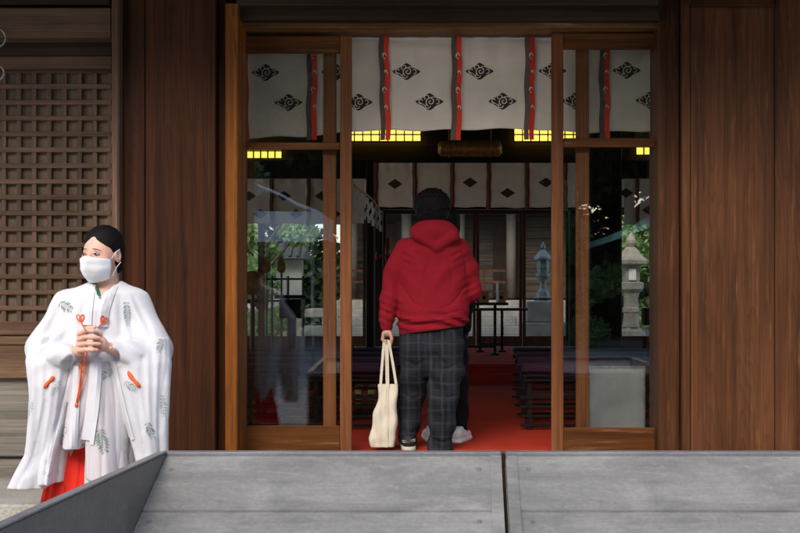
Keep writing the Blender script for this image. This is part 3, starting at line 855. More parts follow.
# rear building
T = thing('rear_sanctuary', 'weathered wooden sanctuary building beyond the rear doors', 'building', (0, 19.5, .7))
b = MB()
for k in range(16): b.prism([(18.0, .86 + k * .17), (18.0 + .02, .86 + k * .17), (18.04, 1.02 + k * .17), (18.02, 1.03 + k * .17)], 0, -2.5, 3.0)
b.box(-2.5, 3, 18.06, 18.2, .8, 3.7); b.build('wall', wood('grey_wall_board', (.035, .03, .026), (.09, .075, .06), 'X', .8, .8, ring=False), T)
b = MB(); b.box(-2.6, 3.1, 17.2, 18.3, .67, .85, bev=.01); b.box(-2.6, 3.1, 17.0, 17.2, .7, .78, bev=.01); b.build('veranda', wood('reddish_veranda', (.1, .05, .032), (.22, .12, .08), 'X', .7, .8, ring=False), T)
for xx in (-2.4, -1.2, .0, X(511, 24.6), 2.9):
    b = MB(); b.tube([(xx, 17.6, .85), (xx, 17.6, 3.6)], .11, 14); b.build('pillar', plain('pale_pillar%d' % int(xx * 10), (.15, .13, .11), .7), T, True)
b = MB()
for zz in (1.2, 1.45): b.box(-2.5, 1.0, 17.15, 17.2, zz, zz + .05)
for xx in np.arange(-2.5, 1.0, .5): b.box(xx, xx + .05, 17.13, 17.22, .85, 1.55)
b.build('railing', M['redbrown'], T)
b = MB(); b.prism([(16.0, 3.2), (16.0, 3.35), (19.5, 5.6), (23.5, 3.4), (23.5, 3.2), (18, 3.7)], 0, -3.0, 4.2); b.build('roof', M['copper'], T)
b = MB()
for xx in (-1.8, -.6, 1.1): b.box(xx - .35, xx + .35, 17.95, 17.99, .9, 2.6)
b.build('lattice_door', M['dark_in'], T)
# bronze lantern
D = 20.0; y = 13.0
T = thing('bronze_lantern', 'green bronze lantern on a pale stone pedestal beyond the rear doors', 'lantern', (X(543, D), y, -.02))
cx = X(543, D); s_ = F / D
def zz(p): return Z(p, D)
b = MB(); b.box(cx - .42, cx + .42, y - .42, y + .42, -.02, zz(322), bev=.02); b.box(cx - .32, cx + .32, y - .32, y + .32, zz(321.8), zz(301), bev=.02); b.build('pedestal', M['steps'], T)
b = MB(); z0 = zz(300.8)
b.lathe([(r / s_, (300.5 - p) / s_) for r, p in ((8.5, 300.5), (8.5, 297), (7, 296), (6, 292), (3.6, 288), (3.0, 283), (3.6, 280), (5.5, 278), (7.2, 276), (7.4, 273))], (cx, y, z0), 6); b.build('shaft', M['bronze'], T)
b = MB(); b.lathe([(r / s_, (300.5 - p) / s_) for r, p in ((5.8, 272.8), (6.4, 268), (6.2, 262), (5.0, 259))], (cx, y, z0), 6); b.build('fire_box', M['bronze'], T)
b = MB(); b.lathe([(r / s_, (300.5 - p) / s_) for r, p in ((9.6, 258.8), (8.6, 256.5), (5.2, 253), (2.6, 250), (1.6, 249), (2.6, 247.5), (2.2, 245), (.4, 241.5))], (cx, y, z0), 6); b.build('roof', M['bronze'], T)
# granite lantern behind the right glass
D = 22.0; y = 15; cx = X(631, D); s_ = F / D
T = thing('stone_lantern', 'tall weathered granite lantern seen through the right glass', 'lantern', (cx, y, -.02))
zb_ = Z(345, D)
def pr(l, seg, name, m=M['granite'], rot=0): 
    b = MB(); b.lathe([(r / s_, (345 - p) / s_) for r, p in l], (cx, y, zb_), seg, rot=rot); return b.build(name, m, T)
pr(((19, 345), (19, 337), (16, 336), (15, 331), (11, 329), (9, 327)), 4, 'base', rot=RAD(45) + .25)
pr(((8.8, 326.8), (7.8, 318), (7.6, 313), (8.6, 312), (8.6, 308), (7.4, 307), (7.2, 299), (8.6, 293)), 20, 'shaft')
pr(((9, 292.8), (13.5, 289), (14, 283), (12, 282)), 6, 'platform', rot=.25)
pr(((9.8, 281.8), (9.8, 266)), 4, 'fire_box', rot=RAD(45) + .1)
pr(((10, 265.8), (18.5, 264), (19, 260.5), (12, 255), (6, 248), (4.5, 247)), 6, 'roof', rot=.25)
pr(((3, 246.8), (5, 243), (5, 240), (2.5, 236), (.5, 233)), 12, 'finial')
b = MB(); b.box(cx - 3.4 / s_, cx + 3.4 / s_, y - 10.2 / s_, y - 7 / s_, zb_ + (345 - 280) / s_, zb_ + (345 - 269) / s_); b.build('paper_window', M['paper'], T)
# plaster wall with tiled cap, left
T = thing('plaster_wall', 'white plaster wall with a grey tiled cap beyond the left wing', 'wall', (-7, 17.5, -.02))
b = MB(); b.box(-12, -3.5, 17.4, 17.6, -.02, 1.72); b.build('wall', M['plaster'], T)
b = MB(); b.prism([(17.0, 1.74), (17.5, 2.1), (18.0, 1.74)], 0, -12.1, -3.4)
for xx in np.arange(-12, -3.4, .18): b.tube([(xx, 17.02, 1.78), (xx, 17.5, 2.13)], .035, 6)
b.build('tile_cap', M['tile'], T)
b = MB(); b.box(-12, -3.5, 17.36, 17.399, -.02, .5); b.build('wainscot', M['granite'], T)

# ------------------------------------------------------------------ trees
def make_tree(seed, h, r, n, leafm, lsz, low=.25):
    rr = np.random.RandomState(seed)
    tm = MB(); tp = [(0, 0, 0), (.06 * h * rr.randn() * .3, .03, h * .35), (.05 * h * rr.randn() * .4, 0, h * .75)]
    tm.tube(tp, [h * .035, h * .026, h * .01], 9)
    cl = []
    for k in range(34 if h > 8 else 16):
        a = rr.uniform(0, 6.28); q = rr.uniform(.25, 1) * r; zz_ = rr.uniform(low, .98) * h
        q *= math.sqrt(max(.1, 1 - ((zz_ / h - .55) / .55) ** 2))
        c = (q * math.cos(a), q * math.sin(a), zz_); cl.append((c, r * rr.uniform(.25, .45)))
        z0 = zz_ * .6; tm.tube([(0, 0, z0), (c[0] * .5, c[1] * .5, (z0 + zz_) / 2), c], [h * .012, h * .008, h * .003], 5)
    vs = []; fs = []
    for i in range(n):
        c, cr = cl[rr.randint(len(cl))]
        d = rr.randn(3); d /= np.linalg.norm(d); d *= cr * rr.uniform(.3, 1) ** .5
        p = np.array(c) + d * np.array([1, 1, .7])
        u = rr.randn(3); u /= np.linalg.norm(u); v = np.cross(u, rr.randn(3)); v /= np.linalg.norm(v)
        s = lsz * rr.uniform(.6, 1.4)
        k = len(vs); vs += [tuple(p - u * s), tuple(p + v * s * .5), tuple(p + u * s), tuple(p - v * s * .5)]; fs.append((k, k + 1, k + 2, k + 3))
    return tm, vs, fs, leafm
TR = {}
def tree(kind, loc, rz, sc, label, group):
    T = bpy.data.objects.new('broadleaf_tree', None); COL.objects.link(T); T.location = loc; T.rotation_euler = (0, 0, rz); T.scale = (sc,) * 3
    T['label'] = label; T['category'] = 'tree'; T['group'] = group; OFF[T.name] = Vector((0, 0, 0))
    if kind not in TR:
        tm, vs, fs, lm = make_tree(*kind)
        OFF[T.name] = Vector((0, 0, 0))
        a = tm.build('trunk', M['bark'], T, True); c = obj('crown', vs, fs, M[lm], T)
        TR[kind] = (a, c)
    else:
        for o in TR[kind]:
            k = o.copy(); COL.objects.link(k); k.parent = T
    return T
KA = (3, 5.5, 2.3, 9000, 'leaf_light', .1, .08); KB = (5, 11.5, 5.0, 42000, 'leaf_deep', .13, .12)
GB = 'trees beyond the rear of the hall'
tree(KA, (-4.1, 15.6, -.02), .3, .62, 'small light green tree in front of the plaster wall, nearest the aisle', GB)
tree(KA, (-8.2, 21.5, -.02), 2.1, 1.05, 'light green tree at the far left behind the plaster wall', GB)
tree(KA, (4.5, 17.2, -.02), 1.2, .75, 'light green tree right behind the granite lantern', GB)
tree(KA, (6.4, 19.5, -.02), 4.0, 1.1, 'light green tree to the far right of the granite lantern', GB)
tree(KB, (-6.5, 27, -.5), .3, 1.0, 'dark tall tree rising behind the left plaster wall', GB)
tree(KB, (6.2, 27, -.5), 2.3, 1.0, 'dark tall tree rising behind the right granite lantern', GB)
GF = 'trees of the forecourt mirrored in the door glass'  # gap-filling trees added to keep bright sky out of the reflections
LB = ['dark tree in the forecourt reflected low in the left glass', 'dark tree left of the canvas tent in the forecourt', 'dark tree straight down the approach path', 'dark tree rising behind the copper roofed pavilion', 'dark tree right of the copper roofed pavilion', 'dark tree at the far left end of the forecourt', 'small light green tree beside the canvas tent', 'dark tree at the far right end of the forecourt', 'low light green tree by the copper roofed pavilion', 'dark tree added to fill the mirrored sky gap left of the copper roofed pavilion', 'dark tree added to fill the mirrored sky gap behind the canvas tent', 'dark tree just left of the approach path end']
for i, (x, y, rz, sc, k) in enumerate(((-3.2, -29, .2, 1.2, KB), (-9.5, -27, 1.4, 1.3, KB), (2.8, -31, 2.6, 1.3, KB), (9, -29, 3.3, 1.25, KB), (15.5, -31, 4.1, 1.3, KB), (-16.5, -30, 5.0, 1.3, KB), (-6.6, -21, 5.0, .9, KA), (22, -29, .9, 1.3, KB), (2.6, -22, 2.0, .8, KA), (6.0, -33, 2.2, 1.35, KB), (-6.3, -33, 3.0, 1.35, KB), (-.3, -33, 5.5, 1.3, KB))):
    tree(k, (x, y, -.5), rz, sc, LB[i], GF)
T = thing('boundary_wall', 'long plaster boundary wall with tiled cap at the end of the forecourt', 'wall', (0, -34, -.5))
b = MB(); b.box(-40, 40, -34.2, -33.9, -.5, 2.2); b.build('wall', M['plaster'], T)
b = MB(); b.prism([(-34.7, 2.2), (-34.05, 2.9), (-33.4, 2.2)], 0, -40, 40); b.build('tile_cap', M['tile'], T)
# forecourt pavilion (mirrored in the glass)
px_, py_ = 7.0, -20.0
T = thing('wash_pavilion', 'open pavilion with green copper roof across the forecourt', 'pavilion', (px_, py_, -.5))
prof = [(-3.6, 2.3), (-2.4, 2.75), (-1.2, 3.5), (0, 4.5), (1.2, 3.5), (2.4, 2.75), (3.6, 2.3), (3.6, 2.15), (2.4, 2.55), (0, 4.1), (-2.4, 2.55), (-3.6, 2.15)]
b = MB(); b.prism([(px_ + u, z_) for u, z_ in prof], 1, py_ - 2.5, py_ + 2.5); b.build('roof', M['copper'], T)
b = MB(); b.prism([(px_ - 2.3, 2.4), (px_, 4.0), (px_ + 2.3, 2.4)], 1, py_ + 2.2, py_ + 2.3); b.build('gable', M['beam_x'], T)
for sx in (-2, 2):
    for sy in (-1.6, 1.6):
        b = MB(); b.box(px_ + sx - .12, px_ + sx + .12, py_ + sy - .12, py_ + sy + .12, -.5, 2.7); b.build('post', M['dark_in'], T)
b = MB(); b.box(px_ - 1.5, px_ + 1.5, py_ - .6, py_ + .6, -.5, .2, bev=.03); b.build('basin', M['granite'], T)
b = MB(); b.box(px_ - 2.2, px_ + 2.2, py_ - 1.9, py_ - 1.8, -.5, 2.4); b.build('back_panel', M['dark_in'], T)
# white tent added for the pale band mirrored in the left glass
tx, ty = -4.3, -16.0
T = thing('reflection_tent', 'white canvas tent added in the forecourt for its reflection in the left glass', 'tent', (tx, ty, -.5))
b = MB(); b.prism([(tx - 1.5, 2.6), (tx, 3.3), (tx + 1.5, 2.6), (tx + 1.5, 2.1), (tx + 1.47, 2.1), (tx + 1.47, 2.56), (tx, 3.26), (tx - 1.47, 2.56), (tx - 1.47, 2.1), (tx - 1.5, 2.1)], 1, ty - 1.5, ty + 1.5); b.build('canopy', M['tent'], T)
b = MB(); b.box(tx - 1.46, tx + 1.46, ty + 1.44, ty + 1.46, 2.0, 2.6); b.build('valance', M['tent'], T)
for sx in (-1.4, 1.4):
    for sy in (-1.4, 1.4):
        b = MB(); b.tube([(tx + sx, ty + sy, -.5), (tx + sx, ty + sy, 2.6)], .025, 8); b.build('pole', M['metal'], T)
b = MB(); b.box(tx - 1.1, tx + 1.1, ty - .4, ty + .4, .2, .24); b.box(tx - 1.0, tx - .95, ty - .35, ty + .35, -.5, .199); b.box(tx + .95, tx + 1.0, ty - .35, ty + .35, -.5, .199)
tag(b.build('folding_table', M['plaster']), 'long white folding table under the canvas tent', 'table')

# ================================================================== OFFERTORY BOXES
def offertory(x0, x1, label, leftend, rightend):
    T = thing('offertory_box', label, 'offertory box', ((x0 + x1) / 2, -3.1, -.5), 'offertory boxes')
    yb, zr = -2.25, .352            # rear rim
    yf_ = -4.35                      # front rim
    th = .045
    sl = math.tan(RAD(30.6))
    ym = (yb + yf_) / 2 + .1
    tj = .36
    def pl(t): return yb - t * math.cos(RAD(30.6)), zr - .012 - t * math.sin(RAD(30.6))
    b = MB()
    for (t0, t1, dz) in ((0.012, .352, 0), (.366, 1.02, .0)):
        (ya, za), (yc, zc) = pl(t0), pl(t1)
        b.prism([(ya, za), (yc, zc), (yc, zc - .03), (ya, za - .03)], 0, x0 + .03, x1 - .03)
    (ya, za), (yc, zc) = pl(1.02), pl(1.02)
    b.build('rear_slope', M['zinc'], T)
    b = MB(); b.prism([(yf_, zr - .02), (pl(1.02)[0] - .12, pl(1.02)[1]), (pl(1.02)[0] - .12, pl(1.02)[1] - .03), (yf_, zr - .05)], 0, x0 + .03, x1 - .03); b.build('front_slope', M['zinc'], T)
    b = MB()
    b.box(x0, x1, yb - .012, yb + th, zr - .035, zr, bev=.006)
    b.box(x0, x1, yf_ - th, yf_ + .01, zr - .035, zr, bev=.006); b.build('rim', M['zinc_rim'], T)
    for (xe, full) in ((x0, leftend), (x1, rightend)):
        sgn = 1 if xe == x0 else -1
        xa, xb = (xe, xe + .028) if sgn > 0 else (xe - .028, xe)
        b = MB()
        if full:
            b.box(xa, xb, yf_ + .012, yb - .013, -.5, zr - .006, bev=.004)
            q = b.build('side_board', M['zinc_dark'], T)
            b = MB(); b.box(xa - .004, xb + .006, yf_ + .012, yb - .013, zr - .005, zr + .004, bev=.003); b.build('edge_strip', M['zinc_rim'], T)
        else:
            # low upstand following the slope where the two boxes meet
            (ya, za), (yc, zc) = pl(0.01), pl(1.02)
            wd = .05
            xa, xb = (xe + .002, xe + wd) if sgn > 0 else (xe - wd, xe - .002)
            b.prism([(ya, za + .004), (yc, zc + .025), (yc, zc - .05), (ya, za - .05)], 0, xa, xb); b.build('joint_strip', M['zinc'], T)
            b = MB(); b.box(min(xa, xb), max(xa, xb), yf_ + .012, yb - .013, -.5, -.2); b.build('end_board', M['zinc_dark'], T)
    b = MB(); b.box(x0 + .03, x1 - .03, yb + .005, yb + .03, -.5, zr - .037); b.box(x0 + .03, x1 - .03, yf_ - .03, yf_ - .005, -.5, zr - .037); b.build('panel', M['beam_x'], T)
    # screws with washers
    for (t, px_s) in ((.1, None), (.42, None)):
        for xs_ in ((x0 + .075, x1 - .1) if leftend else (x0 + .095, x1 - .2)):
            yy, z_ = pl(t); b = MB()
            b.lathe([(.011, 0), (.011, .002), (.006, .003), (.006, .004)], (0, 0, 0), 12)
            R = Matrix.Rotation(RAD(-30.6), 3, 'X')
            b.v = [tuple(R.inverted() @ Vector(v) + Vector((xs_, yy, z_ + .001))) for v in b.v]; b.build('screw', M['zinc_rim'], T)
    if leftend:      # this box flares a little towards its front
        for ch in T.children:
            o_ = OFF[ch.name]
            for v in ch.data.vertices:
                xw, yw = v.co.x + o_.x, v.co.y + o_.y
                v.co.x -= .058 * max(0, -2.25 - yw) * min(1, max(0, (x1 - xw) / (x1 - x0)))
    return T
b = MB(); b.box(X(501.5, 4.75) + .0008, X(505, 4.75) - .0008, -2.29, -2.25, -.5, .345); b.prism([(-2.295, .29), (-2.295, -.49), (-3.2, -.49), (-3.2, -.25)], 0, X(501.5, 4.75) + .0008, X(505, 4.75) - .0008)  # dark insert added so the gap reads as deep shade
tag(b.build('gap_shade_board', M['dark_in']), 'narrow dark board added to blacken the gap between the two offertory boxes', 'board')
offertory(X(160, 4.75), X(501.5, 4.75), 'left zinc clad offertory box with dark slanting side board', True, False)
offertory(X(505, 4.75), X(505, 4.75) + 1.6, 'right zinc clad offertory box in front of the right plank door', False, True)

# ================================================================== IMPLICIT SURFACES FOR FIGURES
def smin(a, b, k):
    if k <= 0: return np.minimum(a, b)
    h = np.clip(.5 + .5 * (b - a) / k, 0, 1)
    return b + (a - b) * h - k * h * (1 - h)
class Field:
    def __init__(s, lo, hi, h):
        s.lo = np.array(lo, float); s.h = h
        s.n = np.ceil((np.array(hi) - s.lo) / h).astype(int) + 1
        s.F = np.full(s.n, .06, dtype=np.float32)
    def sub(s, lo, hi):
        a = np.clip(np.floor((np.array(lo) - s.lo) / s.h).astype(int), 0, s.n)
        b = np.clip(np.ceil((np.array(hi) - s.lo) / s.h).astype(int) + 1, 0, s.n)
        sl = tuple(slice(a[i], b[i]) for i in range(3))
        g = [s.lo[i] + s.h * np.arange(a[i], b[i]) for i in range(3)]
        Xg, Yg, Zg = np.meshgrid(*g, indexing='ij', sparse=True)
        return sl, Xg, Yg, Zg
    def put(s, sl, d, k, sub=False):
        if d.size == 0: return
        if sub: s.F[sl] = -smin(-s.F[sl], d, k)
        else: s.F[sl] = smin(s.F[sl], d, k)
    def cap(s, p, q, r0, r1=None, k=.02, sub=False):
        r1 = r0 if r1 is None else r1
        p = np.array(p, float); q = np.array(q, float); m = max(r0, r1) + .05
        sl, x, y, z = s.sub(np.minimum(p, q) - m, np.maximum(p, q) + m)
        ba = q - p; L = max(ba @ ba, 1e-9)
        t = np.clip(((x - p[0]) * ba[0] + (y - p[1]) * ba[1] + (z - p[2]) * ba[2]) / L, 0, 1)
        d = np.sqrt((x - p[0] - t * ba[0]) ** 2 + (y - p[1] - t * ba[1]) ** 2 + (z - p[2] - t * ba[2]) ** 2) - (r0 + (r1 - r0) * t)
        s.put(sl, d, k, sub); return s
    def chain(s, pts, rs, k=.02, sub=False):
        for i in range(len(pts) - 1): s.cap(pts[i], pts[i + 1], rs[i], rs[i + 1], k, sub)
        return s
    def ell(s, c, r, R=None, k=.02, sub=False):
        c = np.array(c, float); r = np.array(r, float); m = r.max() + .05
        sl, x, y, z = s.sub(c - m, c + m)
        x, y, z = x - c[0], y - c[1], z - c[2]
        if R is not None:
            R = np.array(R); x, y, z = (R[0, 0] * x + R[1, 0] * y + R[2, 0] * z), (R[0, 1] * x + R[1, 1] * y + R[2, 1] * z), (R[0, 2] * x + R[1, 2] * y + R[2, 2] * z)
        k0 = np.sqrt((x / r[0]) ** 2 + (y / r[1]) ** 2 + (z / r[2]) ** 2); k1 = np.sqrt((x / r[0] ** 2) ** 2 + (y / r[1] ** 2) ** 2 + (z / r[2] ** 2) ** 2) + 1e-6
        s.put(sl, k0 * (k0 - 1) / k1, k, sub); return s
    def column(s, rows, k=.02, fold=None, e=2.0, sub=False):
        """rows: (z, x0, x1, yc, b) sorted by falling z; fold(theta,z,x,y)->extra radius"""
        R = np.array(sorted(rows), float)
        zs = R[:, 0]; m = .06
        sl, x, y, z = s.sub((R[:, 1].min() - m, (R[:, 3] - R[:, 4]).min() - m, zs[0] - m), (R[:, 2].max() + m, (R[:, 3] + R[:, 4]).max() + m, zs[-1] + m))
        def it(c): return np.interp(z, zs, c)
        a = (it(R[:, 2]) - it(R[:, 1])) / 2; cx = (it(R[:, 2]) + it(R[:, 1])) / 2; cy = it(R[:, 3]); bb = it(R[:, 4])
        u, v = (x - cx) / a, (y - cy) / bb
        rad = (np.abs(u) ** e + np.abs(v) ** e) ** (1 / e)
        d = (rad - 1) * np.minimum(a, bb) if False else (rad - 1) * (a * bb) / np.sqrt((bb * np.abs(u) / (rad + 1e-3)) ** 2 + (a * np.abs(v) / (rad + 1e-3)) ** 2 + 1e-9) * 1.0
        if fold is not None: d = d - fold(np.arctan2(v, u), z, x, y)
        dz = np.maximum(zs[0] - z, z - zs[-1]) + 0 * d
        d = np.where(dz > 0, np.sqrt(np.maximum(d, 0) ** 2 + dz ** 2), np.maximum(d, dz))
        s.put(sl, d, k, sub); return s
    def plane_cut(s, n, c):      # removes where n.p > c
        sl, x, y, z = s.sub(s.lo, s.lo + s.h * s.n)
        s.F = np.maximum(s.F, (n[0] * x + n[1] * y + n[2] * z - c).astype(np.float32)); return s
    def noise(s, amp, freqs, seed=0):
        r = np.random.RandomState(seed); sl, x, y, z = s.sub(s.lo, s.lo + s.h * s.n)
        m = np.abs(s.F) < .05; acc = np.zeros(s.n, np.float32)
        for f, wgt in freqs:
            for q in range(3):
                d = r.randn(3); d /= np.linalg.norm(d); ph = r.uniform(0, 6.28); d2 = r.randn(3); d2 /= np.linalg.norm(d2)
                acc += (wgt / 3 * np.sin(f * (d[0] * x + d[1] * y + d[2] * z) + ph + 1.3 * np.sin(f * .6 * (d2[0] * x + d2[1] * y + d2[2] * z)))).astype(np.float32)
        s.F -= amp * acc * m; return s
    def mesh(s):
        Fd = s.F; n = s.n
        ids = []; pos = []; quads = []
        for a in range(3):
            s0 = [slice(None)] * 3; s1 = [slice(None)] * 3; s0[a] = slice(0, -1); s1[a] = slice(1, None)
            A = Fd[tuple(s0)]; B = Fd[tuple(s1)]
            I = np.argwhere((A < 0) != (B < 0))
            b, c = (a + 1) % 3, (a + 2) % 3
            ok = (I[:, b] >= 1) & (I[:, c] >= 1) & (I[:, b] <= n[b] - 2) & (I[:, c] <= n[c] - 2)
            I = I[ok]; va = A[tuple(I.T)]; vb = B[tuple(I.T)]
            p = I.astype(float); p[:, a] += va / (va - vb)
            Q = []
            for db, dc in ((0, 0), (-1, 0), (-1, -1), (0, -1)):
                J = I.copy(); J[:, b] += db; J[:, c] += dc
                fl = (J[:, 0] * n[1] + J[:, 1]) * n[2] + J[:, 2]; Q.append(fl); ids.append(fl); pos.append(p)
            Q = np.stack(Q, 1); fl = va >= 0; Q[fl] = Q[fl][:, ::-1]; quads.append(Q)
        ids = np.concatenate(ids); pos = np.concatenate(pos); quads = np.concatenate(quads)
        u, inv = np.unique(ids, return_inverse=True)
        cnt = np.bincount(inv); V = np.stack([np.bincount(inv, pos[:, i]) / cnt for i in range(3)], 1)
        return V * s.h + s.lo, np.searchsorted(u, quads)
def fobj(name, field, m, parent, mats=None, rnd=0):
    V, Q = field.mesh()
    off = OFF[parent.name] if parent else Vector((0, 0, 0))
    me = bpy.data.meshes.new(name)
    me.vertices.add(len(V)); me.vertices.foreach_set('co', (V - np.array(off)).ravel())
    me.loops.add(Q.size); me.loops.foreach_set('vertex_index', Q.ravel().astype(np.int32))
    me.polygons.add(len(Q)); me.polygons.foreach_set('loop_start', np.arange(0, Q.size, 4, dtype=np.int32)); me.polygons.foreach_set('loop_total', np.full(len(Q), 4, np.int32))
    me.polygons.foreach_set('use_smooth', np.ones(len(Q), bool))
    me.update(calc_edges=True); me.materials.append(m)
    o = bpy.data.objects.new(name, me); COL.objects.link(o)
    if parent: o.parent = parent
    OFF[o.name] = off
    return o, BVHTree.FromPolygons([tuple(v) for v in V], [tuple(int(i) for i in q) for q in Q])
CAM = Vector((0, CAMY, CAMZ))
def cast(bvhs, px, py, off=.003):
    d = Vector(((px - VX) / F, 1, -(py - VY) / F)).normalized()
    best = None
    for b in bvhs:
        h = b.ray_cast(CAM, d)
        if h[0] is not None and (best is None or h[3] < best[1]): best = (h[0], h[3])
    if best is None: return None
    return best[0] - d * off
def drape(mb, poly, bvhs, off=.003, mi=0, D=5.1):
    """lay a small flat pattern piece onto cloth"""
    vs = [cast(bvhs, u, v, off) for u, v in poly]
    if any(v is None for v in vs): return
    if max((a - b).length for a in vs for b in vs) > .2: return
    mb.add(vs, [tuple(range(len(vs)))[::-1]], mi)
def band(mb, path, bvhs, off=.004, thick=.004, seg=5, smooth=1, D=5.1, maxstep=.12):
    """path: (px,py,width px) laid over cloth as a thick band"""
    pts = []
    for i in range(len(path) - 1):
        for t in np.linspace(0, 1, seg, endpoint=False): pts.append([path[i][k] + (path[i + 1][k] - path[i][k]) * t for k in range(3)])
    pts.append(list(path[-1]))
    rows = []
    for i, p in enumerate(pts):
        q = pts[min(i + 1, len(pts) - 1)]; o_ = pts[max(i - 1, 0)]
        t = Vector((q[0] - o_[0], q[1] - o_[1])).normalized(); nn = Vector((-t.y, t.x))
        row = []
        for k in (-.5, -.17, .17, .5):
            c = cast(bvhs, p[0] + nn.x * k * p[2], p[1] + nn.y * k * p[2], off + (thick if abs(k) < .4 else 0))
            row.append(c)
        if any(c is None for c in row): continue
        rows.append(row)
    for i in range(len(rows) - 1):
        for k in range(3):
            a, b_, c, d = rows[i][k], rows[i][k + 1], rows[i + 1][k + 1], rows[i + 1][k]
            if max((a - b_).length, (b_ - c).length, (c - d).length, (d - a).length) > maxstep: continue
            mb.add([a, b_, c, d], [(0, 1, 2, 3)])
def press_folds(field, name, m, parent, lines, r=.007, k=.03, out=.003):
    V, Q = field.mesh()
    bv = BVHTree.FromPolygons([tuple(v) for v in V], [tuple(int(i) for i in q) for q in Q])
    T = Field(field.lo, field.lo + field.h * (field.n - 1), field.h); T.n = field.n; T.F = np.full(field.n, .06, np.float32)
    for ln in lines:
        pts = []
        for i in range(len(ln) - 1):
            for t in np.linspace(0, 1, 4, endpoint=False):
                c = cast([bv], ln[i][0] + (ln[i + 1][0] - ln[i][0]) * t, ln[i][1] + (ln[i + 1][1] - ln[i][1]) * t, out)
                if c is not None: pts.append(np.array(c))
        n = len(pts)
        for i in range(n - 1):
            if np.linalg.norm(pts[i + 1] - pts[i]) > .12: continue
            w0, w1 = math.sin(math.pi * (i + .4) / n), math.sin(math.pi * min(n - .3, i + 1.4) / n)
            T.cap(pts[i], pts[i + 1], r * w0 - k * .25 * (1 - w0), r * w1 - k * .25 * (1 - w1), 0)
    field.F = -smin(-field.F, T.F, k)
    return fobj(name, field, m, parent)
def fan(theta, nf, ph): return np.sin(nf * theta + ph)

# ------------------------------------------------------------------ figure materials
def skinmat(name, col):
    m, nt, bs = mat(name)
    mp = coords(nt); n1 = N(nt, 'ShaderNodeTexNoise', Scale=14.0, Detail=5.0); nt.links.new(mp.outputs[0], n1.inputs['Vector'])
    r = ramp(nt, [(0.3, tuple(c * .9 for c in col)), (.7, (min(1, col[0] * 1.06), col[1] * 1.02, col[2]))]); nt.links.new(n1.outputs[0], r.inputs[0]); nt.links.new(r.outputs[0], bs.inputs['Base Color'])
    bs.inputs['Roughness'].default_value = .5; bs.inputs['Subsurface Weight'].default_value = .15; bs.inputs['Subsurface Radius'].default_value = (.012, .005, .003)
    bs.inputs['Subsurface Scale'].default_value = 1.0
    return m
M['skin_w'] = skinmat('fair_skin', (.7, .41, .31))
M['skin_m'] = skinmat('tan_skin', (.5, .29, .2))
def hairmat(name, spc=.12, c=(.006, .005, .005), dirz=True, f=260):
    m, nt, bs = mat(name)
    mp = coords(nt, (f, f, f * .12)); n1 = N(nt, 'ShaderNodeTexNoise', Scale=1.0, Detail=4.0); nt.links.new(mp.outputs[0], n1.inputs['Vector'])
    bs.inputs['Base Color'].default_value = (*c, 1); bs.inputs['Roughness'].default_value = .6; bs.inputs['Specular IOR Level'].default_value = spc
    bump(nt, bs, n1.outputs[0], .7, .004)
    return m
M['hair'] = hairmat('black_hair'); M['hair_m'] = hairmat('short_black_hair', .07)
M['kimono'] = fabric('white_silk_robe', (.65, .65, .685), 1200, .75, .02, .1, bs_=.1)
M['kimono_in'] = fabric('pinkish_white_gauze', (.61, .565, .59), 1200, .8, .02, bs_=.1)
M['hakama'] = fabric('vermilion_hakama', (.75, .035, .02), 800, .8, .05)
M['leafprint'] = plain('green_leaf_print', (.23, .3, .265), .9, .2, 80, bumps=0)
M['greencol'] = plain('green_collar', (.03, .22, .08), .8, .1, 80)
M['orange'] = plain('orange_cord', (.75, .12, .02), .7, .15, 300, bumps=.5)
M['mask'] = fabric('white_mask', (.85, .87, .88), 1500, .85, .02)
M['hoodie'] = fabric('crimson_sweatshirt', (.24, .009, .018), 900, .95, .1, .0, bs_=.35)
M['dark_eye'] = plain('dark_eye', (.012, .008, .006), .2, .1, 50, bumps=0)
M['eyewhite'] = plain('eye_white', (.7, .66, .62), .3, .03, 50, bumps=0)
M['canvas'] = fabric('natural_canvas', (.66, .59, .47), 700, .95, .06, bs_=.5)
M['blackcloth'] = fabric('black_cloth', (.009, .009, .01), 700, .9, .2)
M['greycloth'] = fabric('grey_cloth', (.25, .25, .27), 700, .9, .1)
M['whiteshoe'] = plain('white_leather', (.75, .75, .74), .5, .04, 40)
M['shoe_black'] = plain('black_canvas_shoe', (.015, .015, .016), .7, .2, 200)
M['sole'] = plain('cream_rubber', (.55, .5, .4), .6, .08, 60)

